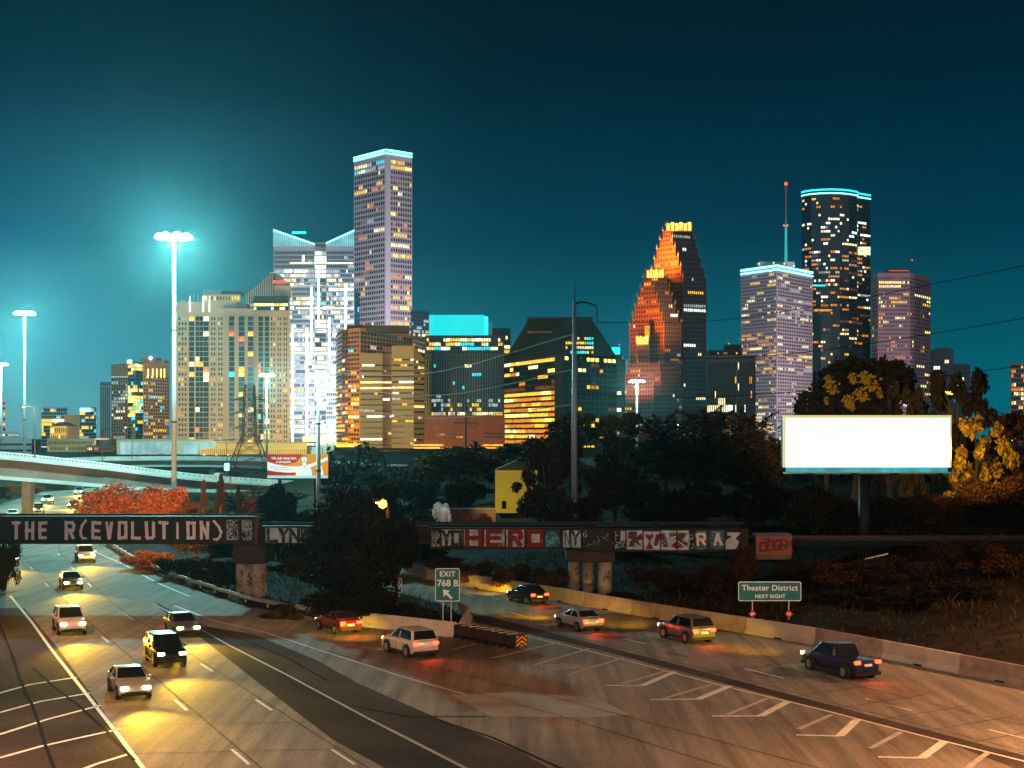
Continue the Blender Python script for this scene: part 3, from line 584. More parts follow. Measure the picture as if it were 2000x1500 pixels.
    q.add([(*L0, zb), (*C0, zb), (*R0, zb), (R0[0], R0[1]+50, zb), (L0[0], L0[1]+50, zb), (tl, 26, zr), (pxX(1105, D+9)-o.x, 10, zr), (tr, 18, zr), (tr, 45, zr), (tl, 45, zr)],
          [(0, 1, 6, 5), (1, 2, 7, 6), (2, 3, 8, 7), (3, 4, 9, 8), (4, 0, 5, 9), (5, 6, 7, 8, 9)]); q.build('mansard_roof', C_DARK, b.root)
    b.box('roof_grille', 1030, 1158, 619, 624, C_BLACKG, 20, 24)
    b.face((pxX(1102, D+5), D+3), (pxX(1160, D+5), D+7), pyZ(692, D), pyZ(655, D), cols=12, rows=4, w=.7, h=.55, lit=.45, pal=(('ye', 3), ('ww', 2), ('cy', 1)), proud=1.5)
    b.face((pxX(1030, D+15), D+12), (pxX(1080, D+15), D+8), pyZ(650, D), pyZ(644, D), cols=14, rows=1, w=.6, h=.5, lit=.5, pal=(('dg', 1),), proud=2); b.done()
    b = Bld('office_block', 'narrow dark block with a glowing cyan rooftop next to the black sloped-roof building', 1200, 1208)
    b.block([1194, 1214], 693, 850, C_BLUEG, 25, faces=[dict(cols=5, rows=14, w=.8, h=.6, lit=.1, pal=OFF, dark='db')])
    b.block([1212, 1221], 702, 850, C_BLACKG, 25, 'side_wall', D=1206); b.box('roof_glow', 1196, 1211, 678, 691, E_CY, 8, 4); beacons(b, [(1217, 698, 1200), (1210, 673, 1204)], r=.5); b.done()
    # --- red stepped gable tower
    D = 1350; b = Bld('stepped_skyscraper', 'red granite skyscraper with stepped gables and yellow-lit crowns', D, 1300)
    LP = dict(w=.5, h=.55, lit=.12, rowvar=.8, pal=(('or', 3), ('ye', 3), ('dg', 3), ('wb', 1)), ml=.04, mr=.02, mt=.0)
    DP = dict(w=.5, h=.6, lit=.12, rowvar=1.3, run=.75, pal=(('ww', 3), ('wb', 2), ('ye', 2), ('or', 1), ('wg', 2)), ml=.02, mr=.04, mt=.0)
    def stack(levels, ybase, D, dl, dr, depth, pinn=True):
        for i, (xl, xc, xr, yt) in enumerate(levels):
            yb = levels[i+1][3] if i+1 < len(levels) else ybase
            rows = max(1, round((yb-yt)/8.6)); cl = max(2, round((xc-xl)/5.2)); cr = max(3, round((xr-xc)/4.2))
            q, P, z0, zt = b.block([(xl, None, dl*(xc-xl)/60), (xc, None, 0), (xr, None, dr*(xr-xc)/60)], yt, yb, C_RED, depth, 'stepped_tier', D=D, faces=[dict(cols=cl, rows=rows, **LP), None])
            b.face(P[1], P[2], z0, zt, cols=cr, rows=rows, **DP)
            dk = MB(); a_, b_ = Vector((*P[1], 0)), Vector((*P[2], 0)); d = (b_-a_).normalized(); n = Vector((d.y, -d.x, 0)); c = (a_+b_)/2+n*.02
            dk.box((c.x-b.o.x, c.y-b.o.y, (z0+zt)/2-b.o.z), ((b_-a_).length, .05, zt-z0), math.atan2(d.y, d.x)); dk.build('side_shade_sheet', C_REDDK, b.root)  # dark sheet paints the shade of the right-hand faces
            if pinn:
                for p in (P[0], P[1], P[2]):
                    s_ = MB(); s_.lathe([(.75, 0), (.75, 1.6), (.35, 1.9), (.05, 4.6)], (p[0]-b.o.x, p[1]-b.o.y+.6, zt-b.o.z), 4); s_.build('pinnacle', C_BEIGE2, b.root)
    stack([(1301, 1305, 1352, 440), (1295, 1310, 1354, 449), (1289, 1314, 1358, 464), (1283, 1319, 1363, 481), (1278, 1325, 1369, 500), (1273, 1330, 1375, 519), (1268, 1334, 1380, 540)], 860, D, 30, 18, 40)
    stack([(1262, 1266, 1298, 529), (1257, 1272, 1303, 540), (1251, 1277, 1308, 559), (1245, 1283, 1313, 576), (1240, 1288, 1319, 593), (1235, 1293, 1325, 611), (1229, 1297, 1331, 629)], 860, D-22, 26, 6, 38)
    stack([(1243, 1246, 1268, 664), (1224, 1288, 1328, 709), (1219, 1290, 1328, 728), (1207, 1276, 1328, 752)], 860, D-34, 16, 4, 12)
    for x0, x1, y0, y1, dd in ((1301, 1351, 434, 451, -3), (1263, 1297, 526, 543, -24), (1243, 1267, 656, 673, -36)): 
        b.box('crown_gable', x0, x1, y0+2, y1, C_RED, 2.5, dd); n = 6 if x1-x0 > 30 else 4
        for k in range(n):
            xa = x0+(x1-x0)*(k+.12)/n; xb = x0+(x1-x0)*(k+.88)/n; b.box('lit_crown', xa, xb, y0+(0 if k % 2 else 2), y1-1, E_CROWN, .6, dd-.7)
    b.box('flood_glow_slab', 1259, 1269, 636, 660, emis('amber_flood_wall', (1, .42, .02), .8, vary=.5, vscale=.2), .5, -25); b.done()  # glowing slab draws the flood light on the red wall
    b = Bld('office_building', 'grey mid-rise with tall vertical ribs beside the red stepped skyscraper', 1280, 1429)
    b.block([(1380, None, 16), (1440, None, 0), (1476, None, 5)], 696, 860, C_GREYR, 40, faces=[dict(cols=16, rows=11, w=.45, h=.97, lit=.08, pal=OFF, mt=.07, bands=[(.35, .5, .5, (('ww', 3), ('wb', 1)))]), dict(cols=11, rows=11, w=.45, h=.97, lit=.08, pal=OFF, mt=.07)])
    b.box('roof_slab', 1379, 1477, 694, 698, C_GREYR, 45, -2); b.box('roof_plant', 1386, 1450, 684, 694, C_BLACKG, 20, 14); b.box('roof_plant', 1418, 1448, 673, 686, C_DARK, 12, 18)
    b.face((pxX(1387, 1280), 1293), (pxX(1446, 1280), 1293), pyZ(693, 1293), pyZ(687, 1293), cols=14, rows=1, lit=.5, pal=(('or', 2), ('ye', 1)), proud=1.2); beacons(b, [(1424, 671, 1300)], r=.5); b.done()
    # --- white grid tower with mast
    D = 1600; b = Bld('grid_tower', 'white office tower with a fine window grid, cyan roof bands and a tall antenna', D, 1517)
    WP = dict(w=.5, h=.55, rowvar=.7, run=.6)
    ob, P, z0, zt = b.block([(1447, 527), (1517, 517), (1587, 531)], 517, 880, C_LAV, 60, faces=[
        dict(cols=20, rows=52, lit=.2, pal=(('ww', 3), ('wg', 3), ('ye', 2)), bands=[(.20, .42, .2, OFF), (.42, .68, .5, (('ye', 4), ('or', 5), ('dg', 4), ('yb', 1))), (.08, .2, .55, (('ww', 3), ('ye', 2)))], **WP), None])
    b.face(P[1], P[2], z0, zt, cols=20, rows=52, lit=.22, pal=(('wg', 4), ('ww', 3), ('ye', 1)), bands=[(.45, .55, .35, (('ye', 3), ('yb', 1)))], **WP)
    for (p0, p1) in zip(P[:-1], P[1:]):
        a_, b_ = Vector((*p0, 0)), Vector((*p1, 0)); d = b_-a_; Lh = d.length; d.normalize(); nn = Vector((d.y, -d.x, 0)); c = (a_+b_)/2+nn*.7
        for dz, hh in ((-1, 2.2), (-5.2, 2.0)):
            q = MB(); q.box((c.x-b.o.x, c.y-b.o.y, zt+dz-b.o.z), (Lh, .6, hh), math.atan2(d.y, d.x)); q.build('roof_light_band', E_CYW, b.root)
    b.box('roof_plant', 1482, 1552, 511, 520, C_PALEB, 18, 22)
    q = MB(); x, y = pxX(1535, D+25)-b.o.x, 25; Z = lambda v: pyZ(v, D+25)-b.o.z
    q.tube([(x, y, Z(520)), (x, y, Z(440))], [1.7, 1.2], 8); mast = q.build('antenna', emis('cyan_lit_mast', (.05, .80, .80), .6), b.root)
    q = MB(); q.tube([(x, y, Z(440)), (x, y, Z(427))], [1.1, 1.0], 8); q.build('antenna_collar', C_WHITE, mast)
    for k in range(8):
        q = MB(); q.tube([(x, y, Z(427-k*8)), (x, y, Z(427-k*8-7.9))], .75, 6); q.build('mast_section', C_WHITE if k % 2 == 0 else C_RED, mast)
    beacons(b, [(1535, 359, D+25)], E_RED, 2.0); beacons(b, [(1531, 440, D+24), (1538, 440, D+24)], E_RED, .9)
    beacons(b, [(1482, 515, D+2), (1511, 513, D+3), (1532, 515, D+5), (1551, 519, D+5)], WIN['yb'], .8, 'roof_lamp'); b.done()
    # --- dark round tower
    D = 1700; b = Bld('round_tower', 'tall dark teal glass tower with curved corners and a cyan line round its roof', D, 1633)
    pts = [(1566, 374), (1572, 372), (1585, 370), (1603, 368.6), (1622, 368), (1640, 368.4), (1658, 370), (1674, 373), (1676, 376), (1700, 380)]
    bt = [(.93, .97, .18, (('or', 2), ('ww', 1))), (.80, .93, .25, (('ww', 2), ('wb', 2), ('or', 1))), (.56, .80, .42, (('ww', 3), ('wb', 2), ('or', 3), ('wg', 2), ('dg', 2))), (.40, .56, .2, (('ww', 2), ('or', 3), ('dg', 3)))]
    ob, P, z0, zt = b.block(pts, 368, 880, C_TEALG, 70, faces=[dict(cols=c, rows=62, w=.72, h=.5, ml=.0, mr=.0, mt=.03, lit=.12, rowvar=.9, run=.55, pal=(('or', 3), ('ye', 2), ('ww', 1)), dark='db', bands=bt) for c in (1, 3, 4, 4, 4, 4, 3, 1, 6)])
    for dz, hh in ((-1.2, 2.0), (-5.4, 1.6)):
        q = MB()
        for (p0, p1) in zip(P[:-1], P[1:]):
            a_, b_ = Vector((*p0, 0)), Vector((*p1, 0)); d = b_-a_; Lh = d.length; d.normalize(); nn = Vector((d.y, -d.x, 0)); c = (a_+b_)/2+nn*.6
            q.box((c.x-b.o.x, c.y-b.o.y, zt+dz-b.o.z), (Lh, .7, hh), math.atan2(d.y, d.x))
        q.build('roof_light_line', E_CY if dz > -2 else E_CYW, b.root)
    b.box('bright_corner', 1676.5, 1700, 482, 498, WIN['ww'], .5, 26); b.box('lit_floor', 1586, 1612, 556, 559, E_CY, .5, -1); b.box('amber_floor', 1590, 1625, 604, 608, WIN['or'], .5, -1); b.done()
    D = 1650; b = Bld('granite_tower', 'pinkish granite tower with chamfered corners behind the large tree', D, 1760)
    ob, P, z0, zt = b.block([(1703, 540), (1715, 533), (1777, 533), (1785, 534), (1818, 543)], 533, 880, C_PURP, 55, faces=[
        dict(cols=3, rows=44, w=.5, h=.55, lit=.1, pal=OFF), dict(cols=15, rows=44, w=.5, h=.55, lit=.15, rowvar=.8, pal=(('or', 3), ('dg', 4), ('ww', 1)), bands=[(.93, .97, .9, (('yb', 3), ('ww', 2))), (.72, .9, .4, (('ww', 2), ('ye', 2), ('or', 2))), (.1, .3, .25, OFF)]), dict(cols=2, rows=44, w=.5, h=.55, lit=.1, pal=OFF), dict(cols=8, rows=44, w=.5, h=.55, lit=.1, pal=OFF)])
    b.box('roof_plant', 1730, 1776, 528, 534, C_REDB, 15, 15); b.box('roof_sign', 1736, 1775, 528, 529.5, E_REDS, .5, 13); b.box('antenna', 1781, 1782.2, 506, 534, C_DARK, .8, 10); beacons(b, [(1781.5, 508, D+10)], r=.7); b.done()
    b = Bld('office_block', 'dim slate-grey block just right of the pinkish tower', 1750, 1840)
    b.block([1818, 1863], 684, 860, C_BLUEG, 40, faces=[dict(cols=10, rows=14, w=.7, h=.5, lit=.06, pal=OFF, dark='db')]); b.box('roof_plant', 1832, 1858, 679, 685, C_BLUEG, 20, 8); b.done()
    b = Bld('office_block', 'small teal glass block right of the dim slate-grey block', 1800, 1880)
    b.block([1863, 1895], 711, 860, C_BLUEG, 40, faces=[dict(cols=8, rows=14, w=.8, h=.5, lit=.2, pal=(('cy', 2), ('wb', 1)), dark='db')]); b.done()
    b = Bld('grid_tower', 'grey tower with a square window grid alone at the right photo edge', 1300, 2010)
    b.block([1973, 2080], 708, 880, C_LAV, 50, faces=[dict(cols=22, rows=19, w=.66, h=.66, lit=.2, pal=OFF, bands=[(.62, .97, .55, (('ye', 3), ('ww', 2), ('or', 2)))])]); b.done()
    # --- low buildings in front of the towers
    D = 700; b = Bld('event_hall', 'long low cream hall with glowing pale cyan glass panels above the viaduct', D, 325)
    b.block([228, 430], 860, 900, C_BEIGE, 40); b.box('roof_edge', 227, 431, 858, 860.5, C_BEIGE2, 41, -.5)
    for x0, x1 in [(235+k*13.6, 235+k*13.6+12.4) for k in range(8)]+[(358, 386), (390, 414)]: b.box('lit_glass_panel', x0, x1, 864, 888, E_PALE, .4, -.25)
    D = 680; b = Bld('market_hall', 'low hall with a ribbed bright yellow facade behind the lattice pylon', D, 505)
    b.block([424, 600], 865, 900, E_YELWALL, 30, 'upper_wall'); b.block([392, 600], 876, 900, E_YELWALL, 34, 'lower_wall', D=D-3)
    for k in range(52): b.box('facade_rib', 394+k*4, 394.7+k*4, 877, 889, C_REDB, .3, -3.4)
    b.box('roof_edge', 423, 601, 863.5, 866, C_BRICK, 31, -.3)
    for k in range(9): b.box('wall_lamp', 398+k*23, 400+k*23, 887, 889.5, WIN['yb'], .5, -4.2)
    b.block([602, 652], 870, 900, C_BEIGE2, 25, 'corrugated_annex', D=D+4)
city()
# ------------------------------------------------------------------ strokes for painted letters
GL = {'T': [[(.5, 0), (.5, 1)], [(0, 1), (1, 1)]], 'H': [[(0, 0), (0, 1)], [(1, 0), (1, 1)], [(0, .5), (1, .5)]], 'E': [[(1, 1), (0, 1), (0, 0), (1, 0)], [(0, .5), (.9, .5)]],
      'R': [[(0, 0), (0, 1), (.9, 1), (1, .85), (1, .6), (.9, .48), (0, .48)], [(.45, .48), (1, 0)]], '(': [[(1, 1.12), (.25, .8), (.0, .5), (.12, .2), (.55, -.02), (1, -.05)]],
      'V': [[(0, 1), (.5, 0), (1, 1)]], 'O': [[(0, 0), (0, 1), (1, 1), (1, 0), (0, 0)]], 'L': [[(0, 1), (0, 0), (1, 0)]], 'U': [[(0, 1), (0, .1), (.15, 0), (.85, 0), (1, .1), (1, 1)]],
      'I': [[(.5, 0), (.5, .95)]], 'N': [[(0, 0), (0, 1), (1, 0), (1, 1)]], ')': [[(.0, 1.1), (.65, .75), (1, .42), (.8, .08), (.4, -.1), (0, -.1)]],
      'Y': [[(0, 1), (.5, .5), (1, 1)], [(.5, .5), (.5, 0)]], 'K': [[(0, 0), (0, 1)], [(1, 1), (0, .45), (1, 0)]], 'A': [[(0, 0), (.4, 1), (.6, 1), (1, 0)], [(.2, .4), (.8, .4)]],
      'D': [[(0, 0), (0, 1), (.7, 1), (1, .7), (1, .3), (.7, 0), (0, 0)]], 'G': [[(1, .85), (.8, 1), (.2, 1), (0, .8), (0, .2), (.2, 0), (.9, 0), (1, .2), (1, .45), (.55, .45)]], 'S': [[(1, .9), (.7, 1), (.2, 1), (0, .8), (.1, .55), (.9, .45), (1, .2), (.8, 0), (0, .05)]],
      'Z': [[(0, 1), (1, 1), (0, 0), (1, 0)]], '6': [[(.9, 1), (.2, .8), (0, .3), (.3, 0), (.8, 0), (1, .3), (.6, .5), (.1, .4)]]}
def strokes(mb, lines, x0, x1, z0, z1, w, y, jit=.0, mi=0):
    k = 0
    for ln in lines:
        P = [Vector((x0+(x1-x0)*p[0]+random.uniform(-jit, jit), 0, z0+(z1-z0)*p[1]+random.uniform(-jit, jit))) for p in ln]
        for a, b in zip(P[:-1], P[1:]):
            d = b-a
            if d.length < 1e-5: continue
            d.normalize(); n = Vector((-d.z, 0, d.x))*w/2; e = d*w*.5; yy = y-.002*k; k += 1
            q = [a-e+n, a-e-n, b+e-n, b+e+n]
            if jit: q = [v+Vector((random.uniform(-jit, jit), 0, random.uniform(-jit, jit)))*.7 for v in q]
            mb.add([(v.x, yy, v.z) for v in q], [(0, 1, 2, 3) if (q[1]-q[0]).cross(q[2]-q[1]).y < 0 else (3, 2, 1, 0)], mi)
def scribble(mb, x0, x1, z0, z1, w, y, n=14, mi=0):
    for i in range(n):
        c = Vector((random.uniform(x0, x1), random.uniform(z0, z1))); a = random.uniform(0, 6.3); L = [((c.x), c.y)]
        for k in range(5):
            a += random.uniform(-1.3, 1.3); s = random.uniform(.03, .10)*(z1-z0)*1.6
            c = Vector((min(x1, max(x0, c.x+math.cos(a)*s)), min(z1, max(z0, c.y+math.sin(a)*s)))); L.append((c.x, c.y))
        strokes(mb, [[((p[0]-x0)/(x1-x0), (p[1]-z0)/(z1-z0)) for p in L]], x0, x1, z0, z1, w, y-.02*i*.1, 0, mi)
def text_mesh(s, size, name='lettering', extrude=.004, align='CENTER', bold=0.0, space=1.0):
    cu = bpy.data.curves.new('tmp_text', 'FONT'); cu.body = s; cu.size = size; cu.extrude = extrude; cu.align_x = align; cu.align_y = 'CENTER'; cu.offset = bold; cu.space_character = space
    cu.resolution_u = 3
    o = bpy.data.objects.new('tmp_text', cu); COL.objects.link(o); bpy.context.view_layer.update()
    me = bpy.data.meshes.new_from_object(o.evaluated_get(bpy.context.evaluated_depsgraph_get())); me.name = name
    bpy.data.objects.remove(o); bpy.data.curves.remove(cu); return me
def put_text(s, size, loc, m, parent, name='lettering', **kw):
    me = text_mesh(s, size, name, **kw); me.materials.clear(); me.materials.append(m)
    o = link(name, me, parent); o.location = loc; o.rotation_euler = (R(90), 0, 0); return o
# ------------------------------------------------------------------ railway bridge
DB = 122.5
P_WHITE = mat('chalky_white_paint', (.62, .68, .72), .8, var=.2, scale=3)
P_PALE = mat('pale_blue_spray_paint', (.36, .52, .60), .8, var=.35, scale=1.5)
P_RED = mat('dull_red_spray_paint', (.17, .018, .02), .8, var=.2, scale=2)
P_NAVY = mat('dark_teal_spray_paint', (.012, .03, .042), .8, var=.3, scale=2)
P_MAUVE = mat('mauve_spray_paint', (.09, .035, .055), .8, var=.25, scale=2)
P_CYAN = mat('cyan_spray_paint', (.12, .42, .48), .8, var=.3, scale=2)
P_BLUE = mat('blue_spray_paint', (.02, .10, .17), .8, var=.4, scale=2)
P_SALMON = mat('salmon_wall_paint', (.30, .10, .07), .85, var=.25, scale=1)
M_GIRD = mat('black_riveted_steel', (.008, .009, .012), .6, .1, var=.5, scale=1.2, bump=.2)
M_DKRUST = mat('dark_rusty_steel', (.045, .022, .018), .85, .1, var=.6, scale=2, bump=.2)
def bridge():
    root = empty('railway_bridge', (0, DB, 4.5), 'black steel railway girder bridge covered in painted letters, crossing the freeway', 'bridge')
    o = root.location
    def X(px, D=DB): return pxX(px, D)-o.x
    def Z(py, D=DB): return pyZ(py, D)-o.z
    def girder(px0, px1, yt, yb, stiff, name='girder'):
        mb = MB(); mb.box(((X(px0)+X(px1))/2, .25, (Z(yt)+Z(yb))/2), (X(px1)-X(px0), .5, Z(yt)-Z(yb))); g = mb.build(name, M_GIRD, root)
        f = MB(); L = X(px1)-X(px0)
        for z, h in ((Z(yt)-.03, .07), (Z(yb)+.03, .08)): f.box(((X(px0)+X(px1))/2, -.12, z), (L+.02, .26, h))
        f.build('flange', M_GIRD, g); s = MB()
        for px in stiff: s = MB(); s.box((X(px), -.06, (Z(yt)+Z(yb))/2), (.09, .13, Z(yt)-Z(yb)-.16)); s.build('rib', M_DKRUST, g)
        b = MB(); b.box(((X(px0)+X(px1))/2, 4.2, (Z(yt)+Z(yb))/2), (L, .4, (Z(yt)-Z(yb))*.98)); b.box(((X(px0)+X(px1))/2, 2.2, Z(yt)-.45), (L, 3.6, .35)); b.build('deck', mat('soot_black_steel', (.006, .006, .007), .9, var=.3), g)
        return g
    st = [19, 45, 71, 96, 123, 150, 175, 201, 226, 252, 279, 306, 333, 360, 386, 412, 439, 469, 496]
    g1 = girder(-90, 500, 1008, 1062, st+[-7, -33, -60])
    ZB, ZT = Z(1053), Z(1019)
    for ch, i in zip('THE R(EVOLUTION)', range(16)):
        if ch == ' ': continue
        x0, x1 = X(st[i]+6), X(st[i+1]-6)
        mb = MB(); w = .20 if ch in '()' else .26
        if ch == 'I': x0, x1 = X(st[i]+10), X(st[i+1]-10); w = .20
        strokes(mb, GL[ch], x0+.04, x1-.04, ZB+.10, ZT-.10, w, -.012, .035); mb.build('painted_letter', P_WHITE, g1)
    for i in (16, 17):
        mb = MB(); scribble(mb, X(st[i]+4), X(st[i+1]-4), Z(1054), Z(1016), .035, -.012, 34); mb.build('spray_scribble', P_PALE, g1)
    e = MB(); e.box((X(502), .1, Z(1036)), (.30, .8, Z(1008)-Z(1064))); e.build('end_post', M_RUST, root)
    g2 = girder(506, 838, 1027, 1062, [512, 552, 590, 640, 700, 760, 820])
    mb = MB(); mb.quad((X(519), -.008, Z(1060)), (X(588), -.008, Z(1060)), (X(588), -.008, Z(1031)), (X(519), -.008, Z(1031))); mb.build('paint_patch', P_PALE, g2)
    for ch, a, b in (('L', 524, 540), ('Y', 546, 562), ('N', 568, 584)):
        mb = MB(); strokes(mb, GL[ch], X(a), X(b), Z(1057), Z(1034), .26, -.02, .03); mb.build('painted_letter', P_NAVY, g2)
    g3 = girder(838, 1136, 1030, 1072, [842, 861, 905, 944, 987, 1027, 1063, 1098, 1115])
    def patch(px0, px1, y0, y1, m, g, yy=-.008):
        mb = MB(); mb.quad((X(px0), yy, Z(y1)), (X(px1), yy, Z(y1)), (X(px1), yy, Z(y0)), (X(px0), yy, Z(y0))); mb.build('paint_patch', m, g)
    patch(863, 904, 1034, 1066, P_PALE, g3); patch(906, 943, 1034, 1066, P_PALE, g3); patch(946, 986, 1034, 1067, P_PALE, g3); patch(989, 1024, 1034, 1068, P_PALE, g3); patch(1036, 1056, 1042, 1062, P_PALE, g3); patch(1066, 1092, 1036, 1068, P_BLUE, g3); patch(1100, 1134, 1036, 1069, P_PALE, g3)
    for ch, a, b, m, w in (('Y', 866, 878, P_NAVY, .24), ('O', 884, 900, P_NAVY, .28), ('H', 912, 938, P_RED, .40), ('E', 953, 978, P_RED, .36), ('R', 996, 1016, P_RED, .40), ('O', 1034, 1058, P_RED, .38), ('N', 1104, 1112, P_NAVY, .12), ('Y', 1118, 1131, P_NAVY, .2)):
        mb = MB(); strokes(mb, GL[ch], X(a), X(b), Z(1064), Z(1038), w, -.022, .02); mb.build('painted_letter', m, g3)
    mb = MB(); scribble(mb, X(843), X(860), Z(1067), Z(1036), .04, -.02, 26); mb.build('spray_scribble', P_PALE, g3)
    mb = MB(); scribble(mb, X(1066), X(1092), Z(1067), Z(1040), .045, -.02, 22); mb.build('spray_scribble', P_CYAN, g3)
    g4 = girder(1136, 1462, 1033, 1077, [1142, 1200, 1223, 1256, 1290, 1322, 1356, 1384, 1416, 1448])
    mb = MB(); strokes(mb, GL['6'], X(1139), X(1146), Z(1048), Z(1038), .06, -.1); mb.build('spray_number', P_PALE, g4)
    patch(1212, 1222, 1037, 1056, P_PALE, g4); patch(1224, 1255, 1036, 1073, P_PALE, g4); patch(1257, 1289, 1038, 1074, P_PALE, g4); patch(1291, 1345, 1036, 1074, P_PALE, g4)
    def poly(pts, m, g, yy, name='painted_shape'):
        mb = MB(); mb.add([(X(p[0]), yy, Z(p[1])) for p in pts], [tuple(range(len(pts)))])
        a = mb.build(name, m, g); a.data.flip_normals() if a.data.polygons[0].normal.y > 0 else None
    poly([(1227, 1038), (1244, 1038), (1243, 1049), (1253, 1041), (1255, 1054), (1245, 1056), (1254, 1068), (1240, 1060), (1238, 1068), (1226, 1068), (1234, 1053), (1227, 1052)], P_MAUVE, g4, -.014)
    poly([(1268, 1056), (1260, 1048), (1261, 1044), (1265, 1043), (1268, 1046), (1272, 1043), (1276, 1044), (1277, 1048), (1269, 1058), (1277, 1073), (1261, 1073)], P_RED, g4, -.014, 'painted_heart')
    poly([(1280, 1044), (1298, 1041), (1306, 1068), (1296, 1069), (1288, 1052), (1284, 1066), (1277, 1066)], P_MAUVE, g4, -.016)
    poly([(1306, 1041), (1342, 1041), (1333, 1055), (1343, 1060), (1343, 1068), (1320, 1053), (1308, 1058), (1326, 1046), (1308, 1049)], P_MAUVE, g4, -.018)
    poly([(1310, 1066), (1322, 1056), (1336, 1067), (1330, 1071), (1318, 1071)], P_RED, g4, -.020)
    patch(1356, 1383, 1036, 1073, P_BLUE, g4); patch(1386, 1418, 1036, 1073, P_BLUE, g4, -.009)
    for ch, a, b in (('R', 1363, 1376), ('A', 1396, 1408)):
        mb = MB(); strokes(mb, GL[ch], X(a), X(b), Z(1063), Z(1043), .34, -.018, .01); mb.build('letter_outline', P_RED, g4)
        mb = MB(); strokes(mb, GL[ch], X(a), X(b), Z(1063), Z(1043), .2, -.034, .02); mb.build('painted_letter', P_WHITE, g4)
    poly([(1420, 1040), (1448, 1040), (1442, 1046), (1436, 1052), (1444, 1058), (1438, 1072), (1416, 1073), (1414, 1062), (1420, 1054), (1430, 1047), (1421, 1046)], P_PALE, g4, -.012)
    for gg, a, b, y0, y1, m, w, n in ((g3, 864, 903, 1036, 1065, P_CYAN, .03, 8), (g3, 907, 942, 1036, 1065, P_NAVY, .03, 6), (g3, 947, 985, 1036, 1066, P_NAVY, .03, 7), (g3, 990, 1024, 1036, 1066, P_NAVY, .03, 6), (g3, 1030, 1060, 1036, 1066, P_NAVY, .03, 8), (g3, 1101, 1133, 1037, 1068, P_CYAN, .035, 14),
                                     (g4, 1140, 1198, 1040, 1070, P_CYAN, .03, 10), (g4, 1202, 1222, 1038, 1072, P_PALE, .04, 14), (g4, 1226, 1254, 1037, 1072, P_NAVY, .03, 6), (g4, 1292, 1344, 1037, 1073, P_CYAN, .035, 12), (g4, 1346, 1356, 1040, 1072, P_PALE, .04, 8), (g4, 1358, 1382, 1038, 1072, P_CYAN, .03, 10), (g4, 1387, 1417, 1038, 1072, P_CYAN, .035, 12), (g2, 520, 587, 1032, 1059, P_CYAN, .03, 8), (g2, 592, 640, 1032, 1059, P_PALE, .04, 16)):
        mb = MB(); scribble(mb, X(a), X(b), Z(y1), Z(y0), w, -.04, n); mb.build('spray_tag', m, gg)
    # pale overspray and runs of paint below the letters
    dr = MB()
    for k in range(70):
        px = random.choice([random.uniform(520, 586), random.uniform(864, 1060), random.uniform(1100, 1134), random.uniform(1224, 1418)]); y = random.uniform(1045, 1062); L = random.uniform(3, 9)
        dr.box((X(px), -.05, Z(y+L/2)), (.02, .004, (L/F*DB)))
    dr.build('paint_drip', P_PALE, g3)
    ab = MB(); ab.box((X(1512), 1.0, Z(1068)), (X(1548)-X(1478), 1.6, Z(1044)-Z(1094))); a = ab.build('abutment', M_CONC_D, root)
    pa = MB(); pa.quad((X(1478), .19, Z(1083)), (X(1548), .19, Z(1083)), (X(1548), .19, Z(1048)), (X(1478), .19, Z(1048))); pa.build('painted_wall_face', P_SALMON, a)
    for ch, x0, x1, z0, z1 in (('D', 1486, 1498, 1076, 1060), ('O', 1501, 1511, 1074, 1057), ('G', 1514, 1523, 1073, 1056), ('R', 1527, 1538, 1073, 1055)):
        mb = MB(); strokes(mb, GL[ch], X(x0), X(x1), Z(z0), Z(z1), .16, .17, .05); mb.build('graffiti_letter', P_MAUVE, a)
    mb = MB(); scribble(mb, X(1488), X(1506), Z(1056), Z(1050), .05, .17, 10); mb.build('spray_scribble', P_NAVY, a)
    # rails and sleepers on the deck
    for yy in (1.5, 2.95):
        r = MB(); r.box(((X(-90)+X(1460))/2, yy, Z(1027)+.1), (X(1460)-X(-90), .07, .14)); r.build('rail', M_GIRD, root)
    # piers
    def pier(cols, ytop, capx, capy, zb):
        p = MB(); x0, x1 = X(capx[0], DB+2), X(capx[1], DB+2); p.box(((x0+x1)/2, 2.6, (Z(capy[0])+Z(capy[1]))/2), (x1-x0, 4.6, Z(capy[0])-Z(capy[1]))); c = p.build('pier_cap', mat('blackish_concrete', (.035, .032, .03), .9, var=.4, scale=.8), root); bevel(c, .06)  # cap concrete much darker than the columns
        for px, dd, r in cols:
            q = MB(); D = DB+dd; q.tube([(X(px, D), dd, Z(capy[1])+.1), (X(px, D), dd, zb-o.z-1)], r, 20); k = q.build('pier_column', M_CONC, c, True)
            t = MB(); scribble(t, X(px, D)-r*.6, X(px, D)+r*.7, zb-o.z+.5, zb-o.z+1.9, .045, dd-r-.03, 9); t.build('spray_scribble', P_NAVY, c)
    pier([(508, 1.0, .60), (486, 3.0, .5), (471, 4.8, .45)], 1076, (462, 526), (1062, 1102), .3)
    pier([(1181, 1.6, .60), (1150, 3.2, .55), (1123, 4.8, .55)], 1076, (1106, 1198), (1074, 1098), .6)
bridge()
